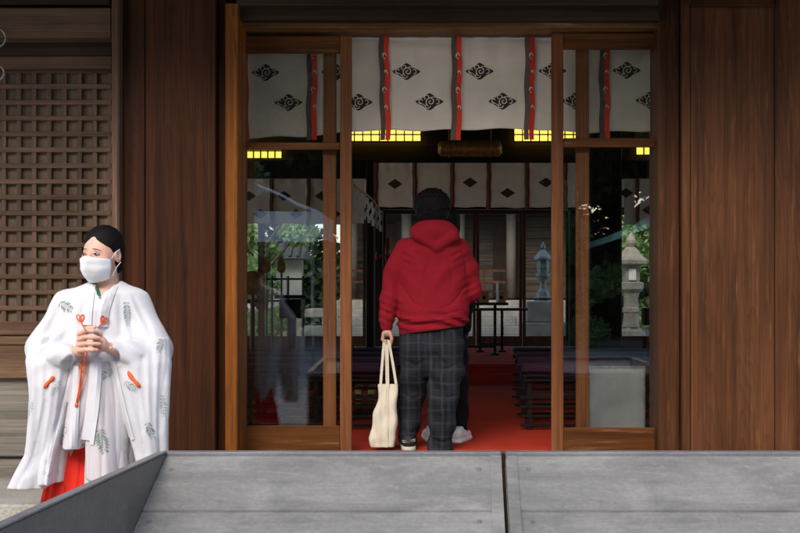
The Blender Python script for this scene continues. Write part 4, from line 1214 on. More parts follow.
def plaid():
    m, nt, bs = mat('navy_plaid_cloth')
    tc = nt.nodes.new('ShaderNodeTexCoord')
    mp0 = nt.nodes.new('ShaderNodeMapping'); nt.links.new(tc.outputs['Object'], mp0.inputs[0])
    nz = N(nt, 'ShaderNodeTexNoise', Scale=7.0, Detail=2.0); nt.links.new(mp0.outputs[0], nz.inputs['Vector'])
    ad = N(nt, 'ShaderNodeVectorMath', operation='MULTIPLY_ADD'); nt.links.new(nz.outputs['Color'], ad.inputs[0]); ad.inputs[1].default_value = (.03, .03, .03); nt.links.new(mp0.outputs[0], ad.inputs[2])
    sp = nt.nodes.new('ShaderNodeSeparateXYZ'); nt.links.new(ad.outputs[0], sp.inputs[0])
    def stripes(src, per, w_, ph):
        a = N(nt, 'ShaderNodeMath', operation='MULTIPLY_ADD'); nt.links.new(src, a.inputs[0]); a.inputs[1].default_value = 1 / per; a.inputs[2].default_value = ph
        f = N(nt, 'ShaderNodeMath', operation='FRACT'); nt.links.new(a.outputs[0], f.inputs[0])
        s_ = N(nt, 'ShaderNodeMath', operation='SUBTRACT'); nt.links.new(f.outputs[0], s_.inputs[0]); s_.inputs[1].default_value = .5
        ab = N(nt, 'ShaderNodeMath', operation='ABSOLUTE'); nt.links.new(s_.outputs[0], ab.inputs[0])
        r = ramp(nt, [(w_, (1, 1, 1)), (w_ * 1.6 + .01, (0, 0, 0))]); nt.links.new(ab.outputs[0], r.inputs[0]); return r.outputs[0]
    c = (.011, .012, .017)
    cur = None
    for src, per, w_, ph, amt in ((sp.outputs[0], .075, .07, .2, .55), (sp.outputs[2], .085, .06, .1, .45), (sp.outputs[0], .075, .02, .65, .35), (sp.outputs[2], .085, .02, .6, .3), (sp.outputs[0], .15, .16, .45, .2), (sp.outputs[2], .17, .16, .3, .18)):
        s_ = stripes(src, per, w_, ph)
        mm = N(nt, 'ShaderNodeMath', operation='MULTIPLY'); nt.links.new(s_, mm.inputs[0]); mm.inputs[1].default_value = amt * .62
        cur = mix(nt, cur if cur is not None else c, (.055, .06, .075), mm.outputs[0])
    nt.links.new(cur, bs.inputs['Base Color']); bs.inputs['Roughness'].default_value = .9; bs.inputs['Specular IOR Level'].default_value = .15
    n2 = N(nt, 'ShaderNodeTexNoise', Scale=700.0); nt.links.new(tc.outputs['Object'], n2.inputs['Vector']); bump(nt, bs, n2.outputs[0], .3, .002)
    return m
M['plaid'] = plaid()

# ================================================================== SHRINE ATTENDANT
WD = 5.12
def Wp(px, py, dy=0.0): return P(px, py, WD + dy)
def wrow(py, a, b, dy, bb): D = WD + dy; return (Z(py, D), X(a, D), X(b, D), dy + WD - 7, bb)
WT = thing('person', 'young woman in white robe over vermilion trousers, wearing a face mask, hands clasped', 'person', Wp(85, 290, 0)[:2] + (-.22,))
yaw = RAD(-15); HR = Matrix.Rotation(yaw, 3, 'Z') @ Matrix.Rotation(RAD(5), 3, 'X')
HC = Vector(Wp(101.5, 253.5, -.0)); HS = 1.03
def hp(x, y, z): return HC + HR @ Vector((x * HS, y * HS, z * HS))
HRn = np.array(HR)
h = .004
fb = Field((HC.x - .45, WD - 7 - .32, -.24), (HC.x + .4, WD - 7 + .25, 1.42), .0042)
fb.ell(hp(0, .02, .03), (.077, .094, .092), HRn, .02)
fb.ell(hp(0, -.03, -.028), (.068, .066, .086), HRn, .03)
fb.ell(hp(0, -.052, -.09), (.036, .034, .032), HRn, .03)
for s_ in (-1, 1):
    fb.ell(hp(s_ * .038, -.058, -.035), (.028, .026, .03), HRn, .02)
    fb.ell(hp(s_ * .031, -.104, .004), (.018, .012, .010), HRn, .012, sub=True)
    fb.ell(hp(s_ * .076, .012, -.012), (.011, .021, .032), HRn, .008)
    fb.ell(hp(s_ * .083, .008, -.008), (.006, .011, .018), HRn, .004, sub=True)
fb.cap(hp(0, -.09, .008), hp(0, -.108, -.03), .006 * HS, .011, .012)
fb.cap(hp(-.02, -.092, -.062), hp(.02, -.092, -.062), .008, .008, .01)
nb = Vector(Wp(108, 300, .04))
fb.cap(hp(0, .025, -.07), (nb.x, nb.y, nb.z + .04), .05, .052, .02)
# torso, hips, legs under the robes
fb.chain([(nb.x - .02, nb.y, nb.z + .0), (HC.x - .03, WD - 7 + .03, .75), (HC.x - .04, WD - 7 + .03, .5)], [.09, .11, .12], .03)
for s_ in (-1, 1):
    fb.chain([(HC.x - .04 + s_ * .08, WD - 7 + .03, .5), (HC.x - .05 + s_ * .08, WD - 7 + .02, .2), (HC.x - .05 + s_ * .08, WD - 7 + .04, -.17)], [.085, .06, .04], .02)
    fb.cap((HC.x - .05 + s_ * .08, WD - 7 + .04, -.19), (HC.x - .05 + s_ * .08, WD - 7 - .08, -.195), .03, .025, .02)
# arms
armL = [Wp(74, 306, .02), Wp(46, 352, -.02), Wp(66, 352, -.16), Wp(80, 351, -.235)]
armR = [Wp(130, 306, .03), Wp(153, 350, -.0), Wp(128, 352, -.15), Wp(106, 347, -.215)]
fb.chain(armL, [.04, .028, .023, .023], .02); fb.chain(armR, [.04, .028, .023, .023], .02)
fb.chain([armL[0], (nb.x - .02, nb.y, nb.z)], [.045, .06], .03); fb.chain([armR[0], (nb.x - .02, nb.y, nb.z)], [.045, .06], .03)
# clasped hands: her left hand inside, right hand folded over it
def HPT(px, py, dy): return Wp(px, py, dy)
fb.ell(HPT(100, 344, -.235), (.034, .026, .037), None, .012)               # inner palm
fb.chain([HPT(100, 334, -.245), HPT(92, 331, -.262), HPT(86, 333, -.262)], [.011, .009, .008], .006)
fb.ell(HPT(82, 345, -.25), (.026, .02, .036), None, .012)                  # outer palm, fingers run over the other hand
for i, (y0, y1, y2, xe, dd) in enumerate(((334, 330.5, 331.5, 97, 0), (339.5, 337, 338, 99, -.003), (345, 343.5, 344, 99.5, -.003), (350.5, 349.5, 350, 97, 0))):
    fb.chain([HPT(79, y0, -.262), HPT(86, y1, -.281 + dd), HPT(93, (y1 + y2) / 2, -.284 + dd), HPT(xe, y2, -.275 + dd)], [.0105, .0115, .0105, .0085], .002)
fb.chain([HPT(80, 337, -.25), HPT(88, 328, -.268), HPT(95, 327, -.268)], [.012, .010, .008], .004)   # thumb
body_w, bvh_body = fobj('body', fb, M['skin_w'], WT)

# hair
fh = Field((HC.x - .16, HC.y - .16, HC.z - .17), (HC.x + .18, HC.y + .2, HC.z + .18), .003)
fh.ell(hp(0, .026, .036), (.086, .1, .096), HRn, .01)
fh.ell(hp(0, .06, -.02), (.07, .062, .066), HRn, .03)
fh.ell(hp(0, -.092, -.022), (.074, .082, .094), HRn, .006, sub=True)
for s_ in (-1, 1):
    fh.ell(hp(s_ * .09, .005, -.035), (.03, .03, .042), HRn, .01, sub=True)
fh.ell(hp(.004, -.088, .072), (.034, .03, .026), HRn, .01, sub=True)
fh.ell(hp(0, .115, -.06), (.03, .03, .04), HRn, .02)
fh.cap(hp(.012, -.085, .085), hp(.012, .0, .137), .0045, .003, .004, sub=True)
fh.noise(.0012, ((160, 1), (320, .6)), 4)
fobj('hair', fh, M['hair'], WT)
# eyes and brows
for s_ in (-1, 1):
    e = MB(); e.ell(hp(s_ * .031, -.0845, .002), (.0125, .0075, .0045), HR, 14, 8); ew = e.build('eye', M['eyewhite'], WT, True)
    e = MB(); e.ell(hp(s_ * .031 - .002, -.0905, .0012), (.0052, .0026, .0043), HR, 12, 8); e.build('iris', M['dark_eye'], ew, True)
    e = MB(); e.tube([hp(s_ * .031 + u * .016, -.0925 + abs(u) * .004 + (.005 if u * s_ > 0 else 0) * abs(u), .0062 - .005 * u * u) for u in np.linspace(-1, 1, 9)], [.0007, .0013, .0016, .0018, .0018, .0018, .0016, .0014, .0008], 6); e.build('eyelashes', M['dark_eye'], WT, True)
    e = MB(); e.tube([hp(s_ * .032 + u * .019, -.0925 + abs(u) * .003 + (.011 if u * s_ > 0 else 0) * u * u, .0235 - .004 * u * s_ * 1 - .003 * u * u) for u in np.linspace(-1, 1, 9)], [.0008, .0018, .0023, .0024, .0024, .0023, .002, .0016, .0008], 6); e.build('eyebrow', M['hair'], WT, True)
# mask
vs = []; fs = []; nu, nv = 28, 16
for i in range(nu + 1):
    u = -1 + 2 * i / nu; ph = u * RAD(69)
    for j in range(nv + 1):
        v = j / nv
        zl = -.010 + .010 * math.exp(-(u / .3) ** 2) * (1 - v) - v * .112 + (.012 * (abs(u) ** 2) * (-1 if v < .5 else 1) * abs(v - .5) * 2) - .004 * math.cos(ph)
        rx = .079 - .018 * max(0, v - .45) ; ry = .113 - .075 * max(0, v - .6) ** 1.1 * 1.4
        bulge = .016 * math.exp(-(u / .22) ** 2) * math.exp(-((v - .22) / .3) ** 2)
        pl_ = .0045 * abs(math.sin(v * 3 * math.pi + .4)) ** .6 * (1 - u * u)
        x = rx * math.sin(ph) * 1.02 * (1 - .22 * max(0, v - .45) ** 1.2 * 1.6); y = -.002 - (ry - .0) * math.cos(ph) - bulge - pl_
        vs.append(hp(x, y, zl))
for i in range(nu):
    for j in range(nv): fs.append((i * (nv + 1) + j, i * (nv + 1) + j + 1, (i + 1) * (nv + 1) + j + 1, (i + 1) * (nv + 1) + j))
mk = obj('face_mask', vs, fs, M['mask'], WT, True)
md = mk.modifiers.new('s', 'SOLIDIFY'); md.thickness = .0015
for s_ in (-1, 1):
    b = MB()
    b.tube([hp(s_ * .071, -.033, -.02), hp(s_ * .08, -.01, .008), hp(s_ * .086, .014, .018)], .0014, 6)
    b.tube([hp(s_ * .069, -.031, -.1), hp(s_ * .079, -.005, -.06), hp(s_ * .084, .02, -.04)], .0014, 6)
    b.build('ear_loop', M['mask'], mk)

# robe: coat body, arms and hanging sleeves
bx0, bx1 = X(-2, WD) - .03, X(178, WD) + .05
fk = Field((bx0, WD - 7 - .36, .08), (bx1, WD - 7 + .3, 1.16), .0055)
rn = np.random.RandomState(2)
def tf(amp, nf, ph, zt_, slope=1.0):
    def f(th, z, x, y):
        g = np.clip((zt_ - z) * 1.8, 0, 1) ** .8
        a = nf * th * .5 + ph + 1.4 * np.sin(z * 3.1 + ph)
        b = nf * .83 * th + 2 * ph + z * 4
        return amp * g * ((np.abs(np.sin(a)) ** .55 - .7) * 1.1 + .35 * np.sin(b) + .25 * (np.abs(np.sin(b * 1.3 + 1)) ** .5 - .7))
    return f
# upper body
fk.column([wrow(281, 92, 122, .03, .06), wrow(286, 80, 130, .03, .085), wrow(293, 64, 142, .02, .11), wrow(305, 56, 148, .02, .125), wrow(330, 55, 148, .01, .14), wrow(360, 56, 146, 0, .145), wrow(400, 52, 142, .0, .15)], .03, tf(.004, 9, .3, 1.0))
# lower coat: back and side panels only, open at the front centre
fk.column([wrow(360, 52, 92, .0, .13), wrow(400, 50, 84, .0, .15), wrow(450, 48, 70, .0, .17), wrow(479, 46, 67, .0, .18)], .012, tf(.012, 8, 1.3, .9))
fk.column([wrow(360, 84, 148, .0, .14), wrow(400, 88, 144, .0, .15), wrow(450, 88, 138, .0, .165), wrow(482, 88, 134, .0, .175)], .012, tf(.010, 7, .3, .9))
# sleeves around the arms
fk.chain([Wp(66, 303, .02), Wp(44, 350, -.01), Wp(60, 356, -.15), Wp(70, 355, -.2)], [.062, .072, .046, .042], .05)
fk.chain([Wp(137, 303, .03), Wp(154, 350, .01), Wp(134, 356, -.13), Wp(115, 350, -.18)], [.064, .076, .048, .042], .05)
# hanging sleeve bags
fk.column([wrow(312, 52, 68, .0, .05), wrow(327, 38, 68, -.03, .065), wrow(342, 29, 68, -.06, .075), wrow(365, 27, 71, -.10, .085), wrow(400, 31, 64, -.12, .07)], .03, tf(.006, 5, 2.0, 1.0))
fk.column([wrow(312, 130, 152, .01, .055), wrow(327, 125, 163, -.02, .07), wrow(342, 118, 169, -.05, .08), wrow(365, 114, 171, -.09, .09), wrow(400, 123, 167, -.11, .075)], .03, tf(.006, 5, .6, 1.0))
fk.column([wrow(338, 30, 66, -.05, .07), wrow(362, 27, 74, -.1, .085), wrow(385, 30, 72, -.12, .08), wrow(420, 29, 63, -.12, .065), wrow(455, 25, 55, -.11, .055), wrow(474, 15, 51, -.11, .05), wrow(488, 8, 47, -.11, .045)], .007, tf(.012, 6, 2.0, 1.0))
fk.column([wrow(338, 118, 168, -.05, .08), wrow(362, 112, 171, -.09, .09), wrow(385, 117, 170, -.11, .085), wrow(420, 126, 167, -.11, .075), wrow(450, 134, 167, -.10, .065), wrow(492, 142, 166, -.10, .055)], .007, tf(.013, 6, .6, 1.0))
fk.noise(.0024, ((16, 1), (34, .5)), 3)
# diagonal tension creases from shoulder to wrist
sl, x, y, z = fk.sub(fk.lo, fk.lo + fk.h * fk.n)
cx_ = X(100, WD)
q = np.abs(x - cx_)
crease = (.008 * np.sin((z * 1.0 + q * 1.1) * 48 + 3 * np.sin(z * 9)) * np.exp(-((q - .2) / .1) ** 2) * np.exp(-((z - .86) / .14) ** 2)).astype(np.float32)
fk.F -= crease * (np.abs(fk.F) < .05)
# sleeve mouths and neck opening
fk.cap(Wp(76, 356, -.29), Wp(69, 365, -.2), .022, .03, .01, sub=True)
fk.cap(Wp(109, 351, -.27), Wp(116, 358, -.17), .022, .03, .01, sub=True)
fk.chain([Wp(112, 268, .02), Wp(106, 283, -.01), Wp(101, 292, -.09)], [.058, .052, .02], .01, sub=True)
robe, bvr = press_folds(fk, 'robe', M['kimono'], WT, [
    [(62, 296), (52, 322), (46, 345)], [(74, 297), (68, 322), (62, 345)], [(134, 296), (147, 322), (154, 342)], [(124, 300), (133, 325), (134, 343)],
    [(38, 350), (37, 400), (33, 450)], [(56, 368), (53, 410), (44, 450), (28, 478)], [(46, 362), (45, 410), (38, 455), (20, 482)], [(152, 352), (153, 400), (154, 445)],
    [(128, 366), (136, 400), (144, 440)], [(163, 350), (161, 400), (160, 440)], [(143, 358), (144, 400), (148, 430)], [(66, 366), (62, 400), (53, 440)], [(120, 296), (122, 320), (119, 340)], [(86, 300), (80, 325), (76, 338)]], .010, .028)
# gauze front panels and white under-robe
fp = Field((bx0, WD - 7 - .26, .2 - .1), (bx1, WD - 7 + .1, 1.1), .005)
fp.column([wrow(300, 84, 108, -.02, .085), wrow(330, 78, 112, -.04, .115), wrow(360, 72, 112, -.05, .125), wrow(400, 68, 112, -.05, .125), wrow(446, 66, 90, -.05, .13)], .01, tf(.007, 9, .4, .95))
fp.column([wrow(360, 88, 118, -.06, .12), wrow(400, 89, 124, -.06, .13), wrow(476, 88, 130, -.06, .14)], .004, tf(.012, 8, 1.4, .9))
panel, bvp = fobj('under_robe', fp, M['kimono_in'], WT)
# inner bodice: collar area
fi = Field((X(80, WD), WD - 7 - .2, .7), (X(128, WD), WD - 7 + .15, 1.15), .004)
fi.column([wrow(284, 93, 121, .02, .062), wrow(292, 86, 122, .0, .095), wrow(310, 84, 118, -.03, .11), wrow(350, 82, 112, -.05, .12)], .01)
fi.chain([Wp(112, 266, .02), Wp(107, 280, -.0), Wp(101, 293, -.09)], [.055, .05, .018], .006, sub=True)
inner, bvi = fobj('bodice', fi, M['kimono'], WT)
AB = [bvr, bvp, bvi]
# collars and front borders
for nm, path in (('collar', [(121, 271, 6), (116, 280, 9), (109, 293, 11), (104, 308, 12), (102, 322, 12), (102, 327, 12)]),
                 ('collar', [(93, 276, 5), (91, 288, 8), (88.5, 300, 10), (87, 315, 10), (86.5, 325, 10)]),
                 ('front_border', [(96, 357, 12), (95, 380, 12.5), (92, 410, 13), (87, 444, 13)]),
                 ('front_border', [(77, 366, 7), (76, 390, 8), (74, 420, 9), (73, 449, 9)])):
    b = MB(); band(b, path, AB if nm == 'collar' else [bvp], .006 if nm == 'collar' else .01, .006, seg=9, maxstep=.12 if nm == 'collar' else .06)
    if b.v: b.build(nm, M['kimono'], WT, True)
b = MB(); band(b, [(95.5, 286, 3), (98, 291, 3.5), (100.5, 298, 2.5)], [bvi, bvr, bvp, bvh_body] if False else AB + [bvh_body], .004, .002); b.v and b.build('green_collar', M['greencol'], WT, True)
for path in ([(109, 347, 5), (113, 362, 5), (118, 385, 5), (125, 415, 5), (132, 440, 5)], [(75, 352, 4), (72, 372, 5), (67, 395, 5), (60, 425, 5), (54, 450, 5), (49, 475, 5)]):
    b = MB(); band(b, path, [bvr], .005, .005, seg=9, maxstep=.06)
    if b.v: b.build('sleeve_border', M['kimono'], WT, True)
# hakama
fhk = Field((bx0, WD - 7 - .3, -.24), (bx1, WD - 7 + .35, .72), .006)
def pleat(th, z, x, y):
    g = np.clip((.62 - z) * 1.4, 0, 1)
    s_ = (th * 11 / math.pi + .15 * np.sin(z * 3)) % 1.0
    return .022 * g * (s_ - .5)
fhk.column([wrow(385, 64, 130, .06, .10), wrow(440, 57, 134, .06, .11), wrow(500, 43, 146, .06, .145), wrow(546, 37, 152, .06, .18)], .01, pleat)
fobj('hakama', fhk, M['hakama'], WT)
# orange cords
b = MB()
def cord(mb, pts, r=.0032, bv=AB + [bvh_body], off=.017):
    w3 = [cast(bv, u, v, off) for u, v in pts]; w3 = [p for p in w3 if p is not None]
    if len(w3) > 1: mb.tube(w3, r, 6)
def loop(cx, cy, ax, ay, rot, n=14):
    return [(cx + ax * math.cos(t) * math.cos(rot) - ay * math.sin(t) * math.sin(rot), cy + ax * math.cos(t) * math.sin(rot) + ay * math.sin(t) * math.cos(rot)) for t in np.linspace(0, 2 * math.pi, n)]
for (cx, cy, tilt, tx_, ty_) in ((80.3, 321, 0, 85, 329.5), (102.5, 322.5, .45, 97.5, 328)):
    for sg in (-1, 1):
        a = -math.pi / 2 + sg * .45 + tilt
        cord(b, loop(cx + 3.3 * math.cos(a), cy + 3.3 * math.sin(a), 3.5, 1.9, a), .0028)
    cord(b, [(cx, cy), ((cx + tx_) / 2, (cy + ty_) / 2), (tx_, ty_)], .003)
cord(b, [(84, 352), (82, 360), (81, 372), (79, 390), (76.5, 403)], .0035); cord(b, [(87, 352), (86, 362), (84, 376), (80, 392), (77, 404)], .003)
cord(b, loop(82, 366, 3, 4.5, 0), .0026)
c = cast(AB, 76.5, 405, .018)
if c: b.ell(c, (.008, .008, .012))
b.build('cord', M['orange'], WT, True)
for pts in ([(44, 388), (45, 386.5), (46.5, 385), (48, 383), (50, 381), (51.5, 379.5), (53, 377.5), (54, 376.5)], [(128, 371), (129, 373.5), (131, 376.5), (133, 379), (135, 381), (137, 383.5), (139, 386), (140, 387)]):
    b = MB(); w3 = [cast([bvr], u, v, .002) for u, v in pts]
    if all(w3): b.tube(w3, [.003, .008, .0105, .009, .007, .009, .0095, .004], 10); b.build('sleeve_knot', M['orange'], WT, True)
# leaf prints
def sprig(cx, cy, L, ang, n, lw, seed, droop=.5):
    r = random.Random(seed); mb = MB()
    dx, dy = math.cos(ang), math.sin(ang)
    for i in range(n):
        t = i / (n - 1) - .5; bx_, by_ = cx + dx * L * t, cy + dy * L * t
        sz = lw * (1 - .5 * abs(t + .1) * 1.5)
        for sg in (-1, 1):
            a = ang + sg * (1.0 + r.uniform(-.2, .2))
            ex, ey = bx_ + math.cos(a) * sz, by_ + math.sin(a) * sz
            nx_, ny_ = -math.sin(a) * sz * .13, math.cos(a) * sz * .13
            mx_, my_ = (bx_ + ex) / 2, (by_ + ey) / 2
            drape(mb, [(bx_ + math.cos(a) * .8, by_ + math.sin(a) * .8), (mx_ + nx_, my_ + ny_), (ex, ey), (mx_ - nx_, my_ - ny_)], AB, .0025)
    for i in range(n):
        t0, t1 = i / n - .5, (i + 1) / n - .5
        drape(mb, [(cx + dx * L * t0 - dy * .2, cy + dy * L * t0 + dx * .2), (cx + dx * L * t1 - dy * .2, cy + dy * L * t1 + dx * .2), (cx + dx * L * t1 + dy * .2, cy + dy * L * t1 - dx * .2), (cx + dx * L * t0 + dy * .2, cy + dy * L * t0 - dx * .2)], AB, .0025)
    if mb.v: mb.build('leaf_print', M['leafprint'], WT)
for a in ((65, 306, 13, .55, 7, 7, 1), (127, 313, 22, 1.5, 11, 5.5, 2), (107, 374, 14, 2.6, 7, 6, 3), (130, 386, 14, .6, 7, 5.5, 4), (62, 434, 17, 1.9, 8, 6.5, 5), (102, 440, 22, 1.35, 10, 9, 6), (29.5, 409, 15, 1.8, 7, 4.5, 7), (163, 405, 20, 1.5, 8, 5, 8), (56, 388, 17, 2.1, 8, 4, 9), (160, 345, 13, 1.8, 7, 5, 10), (45, 340, 10, 2.5, 6, 4, 11), (150, 430, 16, 1.2, 8, 6, 12)):
    sprig(*a)

# ================================================================== MAN IN RED HOODIE
MD = 7.17
def Mp(px, py, dy=0.0): return P(px, py, MD + dy)
def mrow(py, a, b, dy, bb): D = MD + dy; return (Z(py, D), X(a, D), X(b, D), D - 7, bb)
MT = thing('person', 'man in red hoodie and plaid trousers seen from behind, carrying a tote bag', 'person', (X(430, MD), MD - 7, .008))
mh = Vector(Mp(432.5, 209, .01))
fb = Field((X(372, MD), MD - 7 - .28, -.01), (X(490, MD), MD - 7 + .42, mh.z + .16), .005)
fb.ell(mh + Vector((0, .01, .0)), (.083, .1, .105), None, .02)
fb.ell(mh + Vector((.005, .055, -.06)), (.06, .06, .07), None, .03)
fb.cap(mh + Vector((.005, .115, -.02)), mh + Vector((.005, .122, -.045)), .008, .013, .01)
for s_ in (-1, 1): 
    fb.ell(mh + Vector((s_ * .088, .01, -.028)), (.012, .024, .034), None, .008)
    fb.ell(mh + Vector((s_ * .03, .118, .0)), (.014, .012, .008), None, .01, sub=True)
fb.cap(mh + Vector((0, .01, -.06)), Mp(433, 243, .03), .06, .065, .03)
fb.chain([Mp(433, 250, .02), Mp(432, 300, .03), Mp(431, 332, .03)], [.11, .12, .13], .03)
for p_, kn, an in (((415, 345), (413, 393), (408.5, 436)), ((446, 345), (444, 395), (441, 440))):
    kd = .08 if p_[0] < 430 else -.03
    fb.chain([Mp(*p_, .03), Mp(*kn, kd), Mp(*an, .05)], [.07, .05, .035], .02); fb.cap(Mp(an[0], 445, .05), Mp(an[0], 447, .2), .03, .025, .02)
aL = [Mp(404, 252, .0), Mp(391, 296, -.02), Mp(387.5, 326, -.03)]; aR = [Mp(461, 253, .02), Mp(471, 293, .02), Mp(468, 287, .26)]
fb.chain([Mp(433, 250, .01)] + aL, [.07, .05, .04, .028], .02); fb.chain([Mp(433, 250, .01)] + aR, [.07, .05, .04, .028], .02)
# left hand: gripping the bag straps
fb.ell(Mp(387, 332, -.035), (.028, .034, .036), None, .015)
for i, (dy, xo) in enumerate(((-.062, 0), (-.042, .4), (-.022, .6), (-.004, .4))):
    fb.chain([Mp(383.5 + xo, 333, dy), Mp(382.5 + xo, 339.5, dy), Mp(386.5 + xo, 343.5 - i * .3, dy - .003), Mp(389 + xo, 341, dy)], [.0115, .0105, .0095, .0085], .003)
fb.chain([Mp(390, 333, -.06), Mp(391.8, 339, -.066), Mp(390.8, 344.5, -.06)], [.013, .011, .009], .004)
# right hand
rh = aR[-1]; fb.ell((rh[0], rh[1] + .05, rh[2]), (.035, .045, .02), None, .01)
for k in range(4): fb.chain([(rh[0] - .027 + k * .018, rh[1] + .08, rh[2]), (rh[0] - .027 + k * .018, rh[1] + .12, rh[2] - .005), (rh[0] - .027 + k * .018, rh[1] + .145 - .008 * abs(k - 1.5), rh[2] - .02)], [.009, .0085, .007], .003)
fb.cap((rh[0] - .035, rh[1] + .05, rh[2]), (rh[0] - .05, rh[1] + .1, rh[2] + .01), .01, .008, .004)
fobj('body', fb, M['skin_m'], MT)
# hair: thick and tousled
fh = Field(mh - Vector((.16, .17, .17)), mh + Vector((.16, .17, .17)), .0035)
fh.ell(mh + Vector((0, -.005, .018)), (.122, .12, .118), None, .01)
fh.ell(mh + Vector((.004, -.04, -.05)), (.092, .075, .07), None, .03)
rr = np.random.RandomState(5)
for i in range(70):
    d = rr.randn(3); d /= np.linalg.norm(d)
    if d[2] < -.3: continue
    p = np.array(mh) + np.array([0, -.005, .012]) + d * .116; t = np.cross(d, rr.randn(3)); t /= np.linalg.norm(t)
    fh.cap(p, p + d * .010 + t * .022 - np.array([0, 0, .008]), .013, .004, .006)
fh.ell(mh + Vector((0, .135, -.03)), (.085, .08, .08), None, .01, sub=True)
for s_ in (-1, 1): fh.ell(mh + Vector((s_ * .118, .015, -.06)), (.03, .038, .05), None, .01, sub=True)
fh.noise(.003, ((90, 1), (200, .7)), 4)
fobj('hair', fh, M['hair_m'], MT)
# hoodie
fk = Field((X(370, MD), MD - 7 - .26, Z(340, MD)), (X(490, MD), MD - 7 + .36, Z(208, MD)), .0045)
def hf(th, z, x, y):
    zb_ = Z(322, MD)
    return .010 * np.exp(-((z - zb_) / .05) ** 2) * np.sin((z * 1.0 + .22 * x) * 95 + 2 * np.sin(x * 14)) + .004 * np.sin(x * 20 + z * 8)
fk.column([mrow(234, 418, 452, .02, .07), mrow(240, 405, 463, .01, .1), mrow(250, 397, 471, .01, .13), mrow(270, 395, 472, .01, .15), mrow(296, 396, 470, .02, .155), mrow(318, 396, 468, .02, .16), mrow(330, 398, 465, .03, .15), mrow(337, 399, 463, .03, .145)], .02, hf, 2.3)
fk.chain([Mp(406, 249, .0), Mp(394, 272, -.01), Mp(390, 298, -.02), Mp(387, 318, -.03)], [.07, .068, .06, .052], .025)
fk.cap(Mp(386.5, 321, -.03), Mp(386.5, 326.5, -.032), .049, .04, .003)
fk.chain([Mp(459, 249, .02), Mp(468, 270, .02), Mp(471.5, 292, .03), Mp(468, 291, .2)], [.07, .07, .062, .05], .025)
# sleeve creases at elbow
sl, x, y, z = fk.sub(fk.lo, fk.lo + fk.h * fk.n)
for (ex, ez, am, sg) in ((391, 301, .0035, 1), (470, 288, .004, -1), (388, 316, .0035, 1), (456, 256, .004, -1), (408, 258, .004, 1)):
    cx_, cz_ = X(ex, MD), Z(ez, MD)
    fk.F -= (am * np.sin((z + sg * .5 * x) * 130) * np.exp(-((x - cx_) / .06) ** 2 - ((z - cz_) / .07) ** 2) * (np.abs(fk.F) < .05)).astype(np.float32)
# back drape creases
fk.F -= (.0045 * np.sin((z * .8 - .9 * np.abs(x - X(434, MD))) * 45) * np.exp(-((z - Z(275, MD)) / .14) ** 2) * (np.abs(fk.F) < .05)).astype(np.float32)
fk.noise(.0032, ((18, 1), (38, .8)), 8)
# hood lying on the back
fk.ell(Mp(434, 232.5, -.06), (.158, .095, .088), None, .006)
fk.cap(Mp(420, 235, -.1), Mp(437, 247, -.12), .05, .03, .02); fk.cap(Mp(452, 236, -.1), Mp(437, 247, -.12), .05, .03, .02)
fk.ell(Mp(433, 221, .03), (.112, .1, .09), None, .02, sub=True)
fk.cap(Mp(434, 222, -.165), Mp(437, 245, -.175), .006, .008, .01, sub=True)
n_ = np.array([-(-10 / 66.), 0, -1.0]); 
# slanting hem line
p0 = Mp(397, 334.5, 0); p1 = Mp(466, 325.5, 0)
dx_, dz_ = p1[0] - p0[0], p1[2] - p0[2]
nrm = np.array([dz_, 0, -dx_]); nrm /= np.linalg.norm(nrm)
fk2 = fk.F.copy()
sl, x, y, z = fk.sub(fk.lo, fk.lo + fk.h * fk.n)
cut = (nrm[0] * (x - p0[0]) + nrm[2] * (z - p0[2])).astype(np.float32)
mask = x > X(396.5, MD)
fk.F = np.where(mask, np.maximum(fk.F, cut), fk.F)
# ribbed hem: a shallow groove above it
fk.F = np.where(mask & (np.abs(cut + .05) < .006), fk.F + .004, fk.F)
hood, bvm = press_folds(fk, 'hoodie', M['hoodie'], MT, [
    [(407, 247), (401, 262), (400, 284)], [(461, 247), (466, 262), (467, 284)], [(401, 284), (412, 302), (432, 312)], [(466, 286), (454, 303), (436, 311)], [(400, 322), (425, 318), (440, 322)],
    [(462, 310), (445, 315), (425, 313)], [(398, 300), (399, 315), (403, 327)], [(384, 300), (391, 304), (397, 302)], [(383, 310), (390, 314), (396, 311)], [(430, 255), (424, 280), (421, 300)], [(447, 255), (452, 275), (450, 295)], [(413, 258), (415, 275), (411, 292)]], .0045, .018)
# trousers
ft = Field((X(388, MD), MD - 7 - .22, -.0), (X(474, MD), MD - 7 + .26, Z(318, MD)), .005)
def lf(ph):
    def f(th, z, x, y):
        return .009 * np.sin(z * 34 + 2.5 * np.sin(th + ph) + x * 18) * (.4 + .6 * np.exp(-((z - .08) / .12) ** 2) + .8 * np.exp(-((z - .48) / .09) ** 2)) + .005 * np.sin(2 * th + z * 7 + ph)
    return f
ft.column([mrow(320, 400, 463, .03, .12), mrow(338, 399, 463.5, .025, .135), mrow(350, 400, 463, .02, .133), mrow(364, 402, 462, .03, .11), mrow(376, 404, 460, .04, .07)], .02, None, 2.3)
ft.column([mrow(340, 400, 434, .025, .13), mrow(370, 400, 431, .045, .125), mrow(390, 399.5, 426, .08, .1), mrow(410, 399.5, 421, .09, .09), mrow(430, 400, 418.5, .07, .082), mrow(442, 400, 417, .05, .08)], .035, lf(0))
ft.column([mrow(340, 428, 463.5, .0, .125), mrow(370, 427, 464.5, -.02, .115), mrow(400, 427, 459, -.05, .105), mrow(430, 428.5, 454, -.03, .095), mrow(451, 429, 450.5, -.03, .085)], .015, lf(1.7))
ft.cap(Mp(432, 352, -.14), Mp(430, 385, -.13), .014, .02, .02, sub=True)
ft.noise(.004, ((25, 1), (50, .5)), 12)
